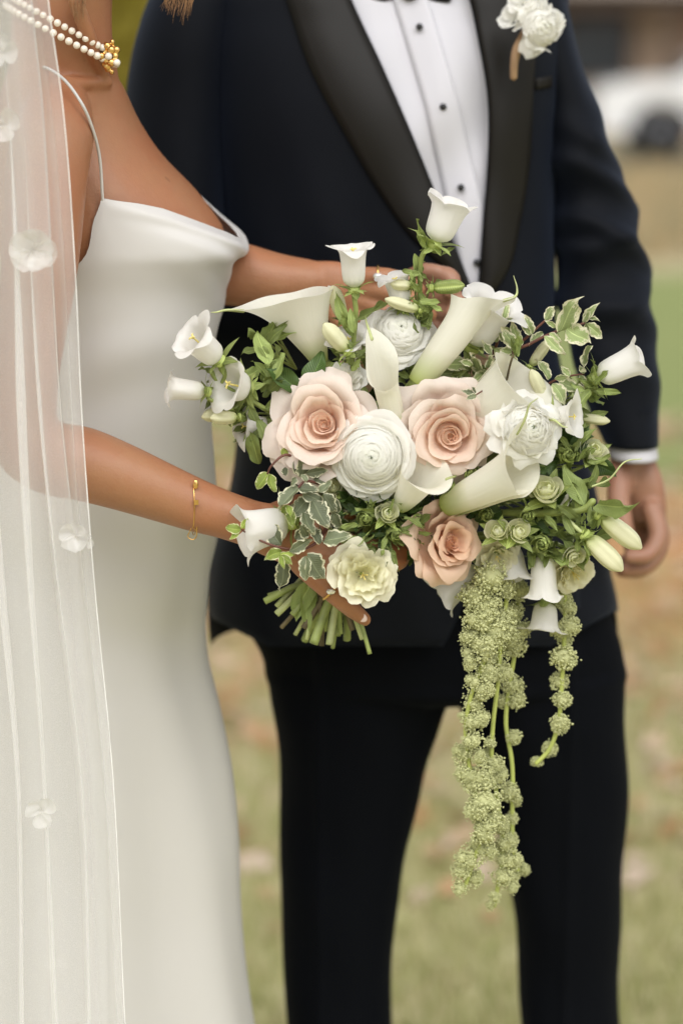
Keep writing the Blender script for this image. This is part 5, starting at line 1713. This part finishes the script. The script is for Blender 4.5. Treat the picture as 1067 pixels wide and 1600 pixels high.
px_leaves(v3, 'young', 2.166, [(451, 790, 440, 806, 1.6), (452, 795, 456, 824, 1.1), (448, 790, 458, 806, 1.2)])
v4 = sprig('variegated_sprig', 'long pale variegated sprig with red stem crossing the tuxedo sleeve', 'leaf sprig', [(740, 640, 2.27), (790, 560, 2.25), (830, 536, 2.245), (868, 518, 2.242), (912, 505, 2.24)], [.0017, .0016, .0014, .0012, .001], M['red_stem'], 'variegated sprigs in the bouquet')
px_leaves(v4, 'pale', 2.238, [(875, 517, 903, 468, 1.1), (885, 514, 925, 545, 1.1), (922, 540, 912, 582, .8), (858, 520, 878, 535, 1.1), (850, 525, 885, 555, .9), (848, 520, 825, 540, 1.0), (868, 512, 850, 500, .9), (912, 505, 930, 470, .7), (914, 506, 946, 530, 1.1), (915, 505, 920, 528, 1.2), (916, 500, 938, 495, 1.0), (912, 502, 925, 486, .9)])
v5 = sprig('variegated_sprig', 'short pale variegated sprig ending in one round leaf, in front of the tuxedo', 'leaf sprig', [(750, 620, 2.27), (800, 550, 2.255), (826, 524, 2.25), (852, 500, 2.248)], [.0016, .0014, .0012, .001], M['red_stem'], 'variegated sprigs in the bouquet')
px_leaves(v5, 'pale', 2.245, [(852, 500, 866, 478, 1.6), (832, 522, 818, 490, 1.0), (828, 524, 815, 500, .8), (818, 534, 792, 540, 1.3), (812, 540, 800, 500), (808, 545, 785, 510, 1.2), (800, 550, 778, 545, 1.3), (796, 552, 810, 575, 1.0), (802, 546, 785, 522)])
v6 = sprig('variegated_sprig', 'pale variegated sprig rising beside the tall narrow calla', 'leaf sprig', [(740, 640, 2.28), (768, 560, 2.265), (782, 520, 2.26), (788, 500, 2.258)], [.0016, .0014, .0012, .001], M['red_stem'], 'variegated sprigs in the bouquet')
px_leaves(v6, 'pale', 2.252, [(786, 500, 795, 470, .8), (788, 500, 806, 498, .9), (784, 512, 815, 520, .8), (780, 520, 796, 538, 1.4), (776, 535, 765, 510, 1.2), (772, 545, 800, 565, 1.2), (768, 555, 750, 530), (765, 565, 790, 590, 1.1), (760, 580, 735, 600), (780, 560, 762, 585, 1.1), (760, 590, 790, 600)])
v7 = sprig('variegated_sprig', 'pale variegated sprig between the wide calla and the pointing white bell', 'leaf sprig', [(800, 660, 2.265), (850, 605, 2.25), (880, 590, 2.245), (912, 584, 2.242)], [.0014, .0012, .001, .0008], M['red_stem'], 'variegated sprigs in the bouquet')
px_leaves(v7, 'pale', 2.24, [(858, 592, 835, 560, 1.0), (866, 592, 892, 588, 1.0), (870, 594, 912, 612, 1.1), (862, 600, 890, 632, 1.2), (890, 588, 875, 570), (905, 586, 918, 605), (850, 605, 838, 630), (912, 584, 905, 570, 1.3)])
v8 = sprig('variegated_sprig', 'tiny variegated sprig lying over the top of the second blush rose', 'leaf sprig', [(780, 590, 2.235), (760, 606, 2.21), (742, 618, 2.19)], [.0009, .0008, .0006], M['red_stem'], 'variegated sprigs in the bouquet')
px_leaves(v8, 'variegated', 2.182, [(742, 616, 718, 610, .9), (744, 618, 728, 624, .9), (742, 614, 735, 604)])
hd = sprig('seed_head', 'dried brown seed head over the rim of the wide calla', 'seed head', [(790, 600, 2.25), (798, 565, 2.225), (806, 545, 2.222)], [.001, .001, .0008], M['brown_stem'])
for k in range(9):
    a_ = 2 * PI * k / 9
    px_, py_ = 806 + 10 * math.cos(a_), 545 - 6 * math.sin(a_)
    leaf(hd, 'narrow', P(806, 556, 2.222), P(px_ - 3 * math.cos(a_), py_ - 12 - 6 * (k % 3), 2.222 - 0.006 * math.sin(a_)), width=1.5)

# larger leaves and dark greenery that fill the gaps
gl = sprig('green_leaf_sprig', 'broad glossy green leaves standing behind the open blush rose', 'leaf sprig', [(510, 720, 2.25), (490, 650, 2.235), (470, 610, 2.225)], .0018, M['stem'])
leaf(gl, 'dark', P(468, 612, 2.222), P(414, 572, 2.22), (-.1, .5, 1), 1.0, 3)
leaf(gl, 'dark', P(480, 605, 2.225), P(503, 545, 2.228), (-.4, .1, 1), 1.1, 0)
leaf(gl, 'leaf' if False else 'green', P(498, 598, 2.23), P(525, 568, 2.24), (.3, .3, 1), 1.8, 1)
leaf(gl, 'dark', P(470, 614, 2.23), P(430, 600, 2.24), (-.1, .8, 1), 1.0, 1)


def filler(label, kind, cx, cy, rx, ry, Y, n, Lp, spread=1.0, seed=1, width=1.0, dY=0.02):
    """a tuft of leaves on thin stalks that come out of the bouquet's core"""
    st = np.random.default_rng(seed)
    base = P(cx * 0.8 + 640 * 0.2, cy * 0.8 + 720 * 0.2, Y + 0.045)
    root = empty('greenery_sprig', base, label, 'leaf sprig', 'green filler sprigs in the bouquet')
    for k in range(n):
        a_ = 2 * PI * st.random()
        r_ = math.sqrt(st.random())
        x, y = cx + rx * r_ * math.cos(a_), cy + ry * r_ * math.sin(a_)
        b_ = P(x, y, Y + dY * (st.random() - 0.3))
        if k % 3 == 0:
            tube('stem', [base, base * 0.4 + b_ * 0.6 + (0, 0.01, 0), b_], [.0012, .001, .0007], M['stem'], root, 6, 10)
        L = Lp * (0.6 + 0.7 * st.random())
        a2 = a_ + spread * st.normal() * 0.7
        e_ = P(x + L * math.cos(a2), y + L * math.sin(a2) * 0.9, Y - 0.004 + dY * (st.random() - 0.6))
        leaf(root, kind, b_, e_, width=width)
    return root


filler('dark feathery leaves beneath the largest ranunculus', 'darknarrow', 590, 805, 55, 34, 2.196, 46, 34, seed=1, width=1.3)
filler('bright narrow leaves around the small cream bud over the hand', 'narrow', 600, 830, 52, 32, 2.190, 38, 34, seed=2, width=1.4)
filler('dark leaves between the low calla and the pale spray buds', 'dark', 800, 790, 75, 34, 2.222, 34, 38, seed=3)
filler('narrow leaves around the cream buds on the sleeve side', 'narrow', 880, 740, 48, 48, 2.215, 34, 38, seed=4, width=1.6)
filler('dark leaves behind the cream bud near the tuxedo cuff', 'dark', 880, 715, 40, 30, 2.228, 16, 44, seed=5)
filler('soft green leaves under the closed cream buds', 'soft', 880, 838, 52, 32, 2.222, 30, 30, seed=6)
filler('dark leaves in the gap under the second blush rose', 'dark', 690, 775, 60, 26, 2.222, 26, 36, seed=7)
filler('green leaves behind the tall narrow calla base', 'green', 690, 580, 42, 30, 2.262, 26, 36, seed=8, width=1.2)
filler('pale leaves around the second blush rose top', 'soft', 665, 600, 40, 22, 2.25, 16, 32, seed=9, width=1.2)
filler('green leaves between upright calla and large tailed calla', 'green', 560, 600, 34, 40, 2.255, 20, 34, seed=10)
filler('dark variegated filler behind the gripping hand leaves', 'variegated', 515, 795, 34, 36, 2.212, 18, 36, seed=11)
filler('dark leaves around the core beside the deep peach rose', 'dark', 650, 830, 34, 34, 2.225, 18, 36, seed=12)
filler('green leaves above the hanging white bells', 'green', 840, 845, 48, 18, 2.225, 22, 26, seed=13, width=1.3)
filler('dark leaves in the core behind all the open flowers', 'dark', 660, 700, 150, 90, 2.292, 60, 52, seed=14)

filler('soft pale leaves rising on the dress side above the bellflowers', 'soft', 418, 540, 26, 46, 2.24, 11, 32, seed=21, width=1.2)
filler('narrow leaves between the bellflowers and the open blush rose', 'green', 405, 640, 28, 40, 2.232, 20, 34, seed=22, width=1.2)
filler('soft pale leaves under the bell that points at the cuff', 'soft', 900, 640, 34, 30, 2.25, 18, 34, seed=23, width=1.2)
filler('pale leaves in front of the small peach rose', 'pale', 740, 588, 34, 24, 2.245, 18, 30, seed=24)
filler('young leaves around the bellflower in front of the shirt', 'soft', 655, 455, 26, 36, 2.252, 14, 26, seed=25, width=1.2)

# leaf of the stem bundle under the hand
sl = empty('stem_leaf', P(500, 925, 2.235), 'yellow-green serrated leaf among the cut stems under the hand', 'leaf')
leaf(sl, 'soft', P(490, 905, 2.236), P(458, 975, 2.232), (-.2, .1, 1), 1.2, 0)
leaf(sl, 'soft', P(486, 905, 2.24), P(476, 985, 2.238), (.2, .1, 1), .8, 3)
for k in range(7):                                                       # loose cut stems in the hand
    px0, py0, Y0 = ENDS[k % len(ENDS)]
    r0 = (.0018, .0024, .0028, .002)[k % 4]
    e0 = P(px0 + 12 * rng.normal(), py0 - 6 + 8 * rng.normal(), Y0 + 0.012)
    b0_ = BIND + (rng.random(3) - .5) * (0.03, 0.02, 0.01)
    t0 = P(560 + 90 * rng.random(), 760 + 60 * rng.random(), 2.28)
    o = tube('cut_stem', [t0, b0_, e0], r0, (M['stem'], M['pale_stem'], M['brown_stem'])[k % 3], None, 8, 14, cap=False)
    tag(o, 'thin cut flower stem sticking out of the bundle under the hand', 'stem', 'cut stems under the hand')

# ---- hanging amaranth
def bead_cluster(seed, n=240, even=1.0):
    st = np.random.default_rng(seed)
    d = st.normal(size=(n, 3))
    d /= np.linalg.norm(d, axis=1)[:, None]
    lump = 1 + even * (0.22 * np.sin(3 * d[:, 0] + seed) * np.cos(2.6 * d[:, 1] + 2 * seed) + 0.16 * np.sin(5 * d[:, 2] + seed))
    r = lump * (0.62 + 0.38 * st.random(n) ** 0.4) * np.where(st.random(n) < 0.12 * even, 1.2, 1.0)
    c = d * r[:, None]
    v0, f0, _ = ellipsoid_data((0, 0, 0), (1, 1, 1), 6, 3)
    s = 0.06 + 0.055 * st.random(n)
    V = (v0[None] * s[:, None, None] + c[:, None]).reshape(-1, 3)
    k = len(v0)
    F = [tuple(i * k + q for q in fc) for i in range(n) for fc in f0]
    # the solid heart of the cluster
    v1, f1, _ = ellipsoid_data((0, 0, 0), (0.66, 0.66, 0.66), 14, 8)
    F += [tuple(len(V) + q for q in fc) for fc in f1]
    return mesh('flower_cluster', np.vstack([V, v1]), F, M['amaranth'])


BEADS = [bead_cluster(s) for s in range(1, 7)]
ROUND = [bead_cluster(s, 260, 0.35) for s in range(7, 11)]


def amaranth(label, path, clusters, Y, seed):
    p = np.array([P(x, y, Y + dy) for x, y, dy in path])
    root = empty('amaranth_strand', p[0], label, 'amaranth', 'hanging amaranth strands')
    tube('stem', p, 0.0021, M['amaranth_stem'], root, 7, 10 * len(p))
    st = np.random.default_rng(seed)
    for q in clusters:
        x, y, r = q[:3]
        fl = q[3] if len(q) > 3 else 1.0
        Rr = r * mpp(Y) * (0.98 if y < 1030 else 0.9)
        Yc = Y + 0.012 * (st.random() - 0.5)
        rot = Matrix.Rotation(st.random() * 6.28, 4, 'Z') @ Matrix.Rotation(st.random() * 6.28, 4, 'X')
        mt = Matrix.Translation(Vector(P(x, y, Yc))) @ Matrix.Diagonal((1.0, 1.0, fl, 1)) @ rot @ Matrix.Scale(Rr, 4)
        put('flower_cluster', BEADS[st.integers(6)] if seed < 3 else ROUND[st.integers(4)], root, M=mt)
        for _ in range((2 if r > 17 else 1) if seed < 3 else 0):                      # smaller knobs pushing out of the cluster
            a_ = st.random() * 6.28
            k = 0.55 * r
            mt = Matrix.Translation(Vector(P(x + k * math.cos(a_), y + k * math.sin(a_) * .8, Yc - 0.006 * st.random()))) @ Matrix.Rotation(st.random() * 6, 4, 'X') @ Matrix.Scale(Rr * (0.42 + .2 * st.random()), 4)
            put('flower_cluster', BEADS[st.integers(6)], root, M=mt)
    return root


amaranth('nearest pale green amaranth strand, fluffiest and on the near side', [(740, 840, .02), (762, 900, 0), (752, 960, 0), (758, 1020, 0), (735, 1090, 0), (727, 1150, .004), (740, 1230, 0), (758, 1280, 0), (745, 1330, 0), (724, 1390, 0)],
         [(768, 902, 27), (742, 928, 25), (756, 945, 24), (752, 968, 26), (772, 985, 26), (740, 995, 20), (755, 1010, 22), (730, 1020, 11), (735, 1038, 14), (760, 1048, 22), (740, 1065, 16), (755, 1078, 19), (738, 1100, 17), (722, 1118, 8), (748, 1122, 18), (735, 1130, 14), (740, 1158, 18), (722, 1178, 19), (748, 1185, 15), (726, 1210, 18), (752, 1215, 22), (736, 1225, 18), (758, 1250, 26), (745, 1268, 22), (768, 1280, 22), (756, 1302, 24), (742, 1318, 12), (732, 1345, 22), (720, 1362, 17), (742, 1372, 17), (718, 1388, 14), (762, 1328, 18)], 2.222, 1)
amaranth('amaranth strand in the middle with long bare yellow stem', [(760, 840, .02), (790, 920, 0), (782, 990, 0), (778, 1060, 0), (770, 1130, 0), (768, 1190, 0), (778, 1260, 0), (785, 1330, 0), (772, 1415, 0)],
         [(790, 918, 18), (786, 960, 20), (792, 990, 19), (775, 1025, 16), (782, 1050, 18), (770, 1195, 19), (758, 1180, 13), (778, 1215, 17), (785, 1205, 9), (765, 1160, 11), (780, 1290, 16), (790, 1318, 17), (775, 1330, 14), (795, 1345, 20), (785, 1370, 17), (800, 1385, 12), (772, 1402, 11), (766, 1416, 9)], 2.238, 2)
amaranth('back amaranth strand with round separate clusters against the dark trouser', [(790, 850, .0), (808, 920, 0), (806, 1000, 0), (796, 1070, 0), (790, 1130, 0), (800, 1200, 0), (800, 1300, 0), (808, 1360, 0)],
         [(810, 922, 18), (802, 955, 17), (812, 985, 18), (803, 1008, 21), (800, 1070, 20), (806, 1092, 19), (786, 1095, 14), (802, 1152, 15), (796, 1238, 19), (806, 1250, 12), (799, 1278, 13), (797, 1312, 15), (806, 1345, 14), (818, 1358, 12), (800, 1370, 14)], 2.268, 3)
amaranth('single beaded amaranth strand apart from the others, on the sleeve side', [(870, 860, -.01), (882, 930, 0), (881, 1000, 0), (877, 1070, 0), (872, 1130, 0), (858, 1170, 0), (838, 1192, 0)],
         [(878, 935, 17), (888, 950, 14), (890, 978, 18), (872, 985, 15), (882, 1000, 13), (880, 1028, 22), (873, 1065, 17), (878, 1093, 17), (874, 1130, 19), (858, 1170, 15), (838, 1190, 12, .7)], 2.262, 4)

# ---- buttonhole flower on the lapel
bt = ranunculus('white buttonhole flower with brown wrapped stem on the black lapel', 843, 44, 2.48, 39, (0.4, 0.1, 1), M['white_petal'], 22, 0.5, seed=21, name='buttonhole_flower', cat='buttonhole flower', group=None, stem=False, wav=0.11, centre=False, outer_open=0.4)
del bt['label']
bt['label'] = 'white buttonhole flower with brown wrapped stem pinned to the black lapel'
cB = basis(V3(-0.5, 0.6, 1))
st_ = np.random.default_rng(5)
for (x, y, r) in ((801, 30, 27), (815, 4, 27), (832, 70, 24), (862, 36, 24), (840, 12, 26)):
    for k in range(7):
        add_petal(bt, P(x, y, 2.485), cB, petal_geo(k * 2.4, 0.9, .1 * r * mpp(2.48), r * mpp(2.48) * (.4 + .09 * k), -.3 * r * mpp(2.48), r * mpp(2.48) * (.5 - .07 * k), r * mpp(2.48), 0.1, .25, 0, .07, st_.random() * 9), M['white_petal'], 0)
tube('stem', [P(826, 40, 2.495), P(808, 75, 2.488), P(803, 98, 2.486), P(802, 120, 2.488)], [.0042, .0048, .004, .0036], simple('brown_ribbon', (0.27, 0.165, 0.085, 1), 0.7, 0.2, 80), bt, 12, 24)
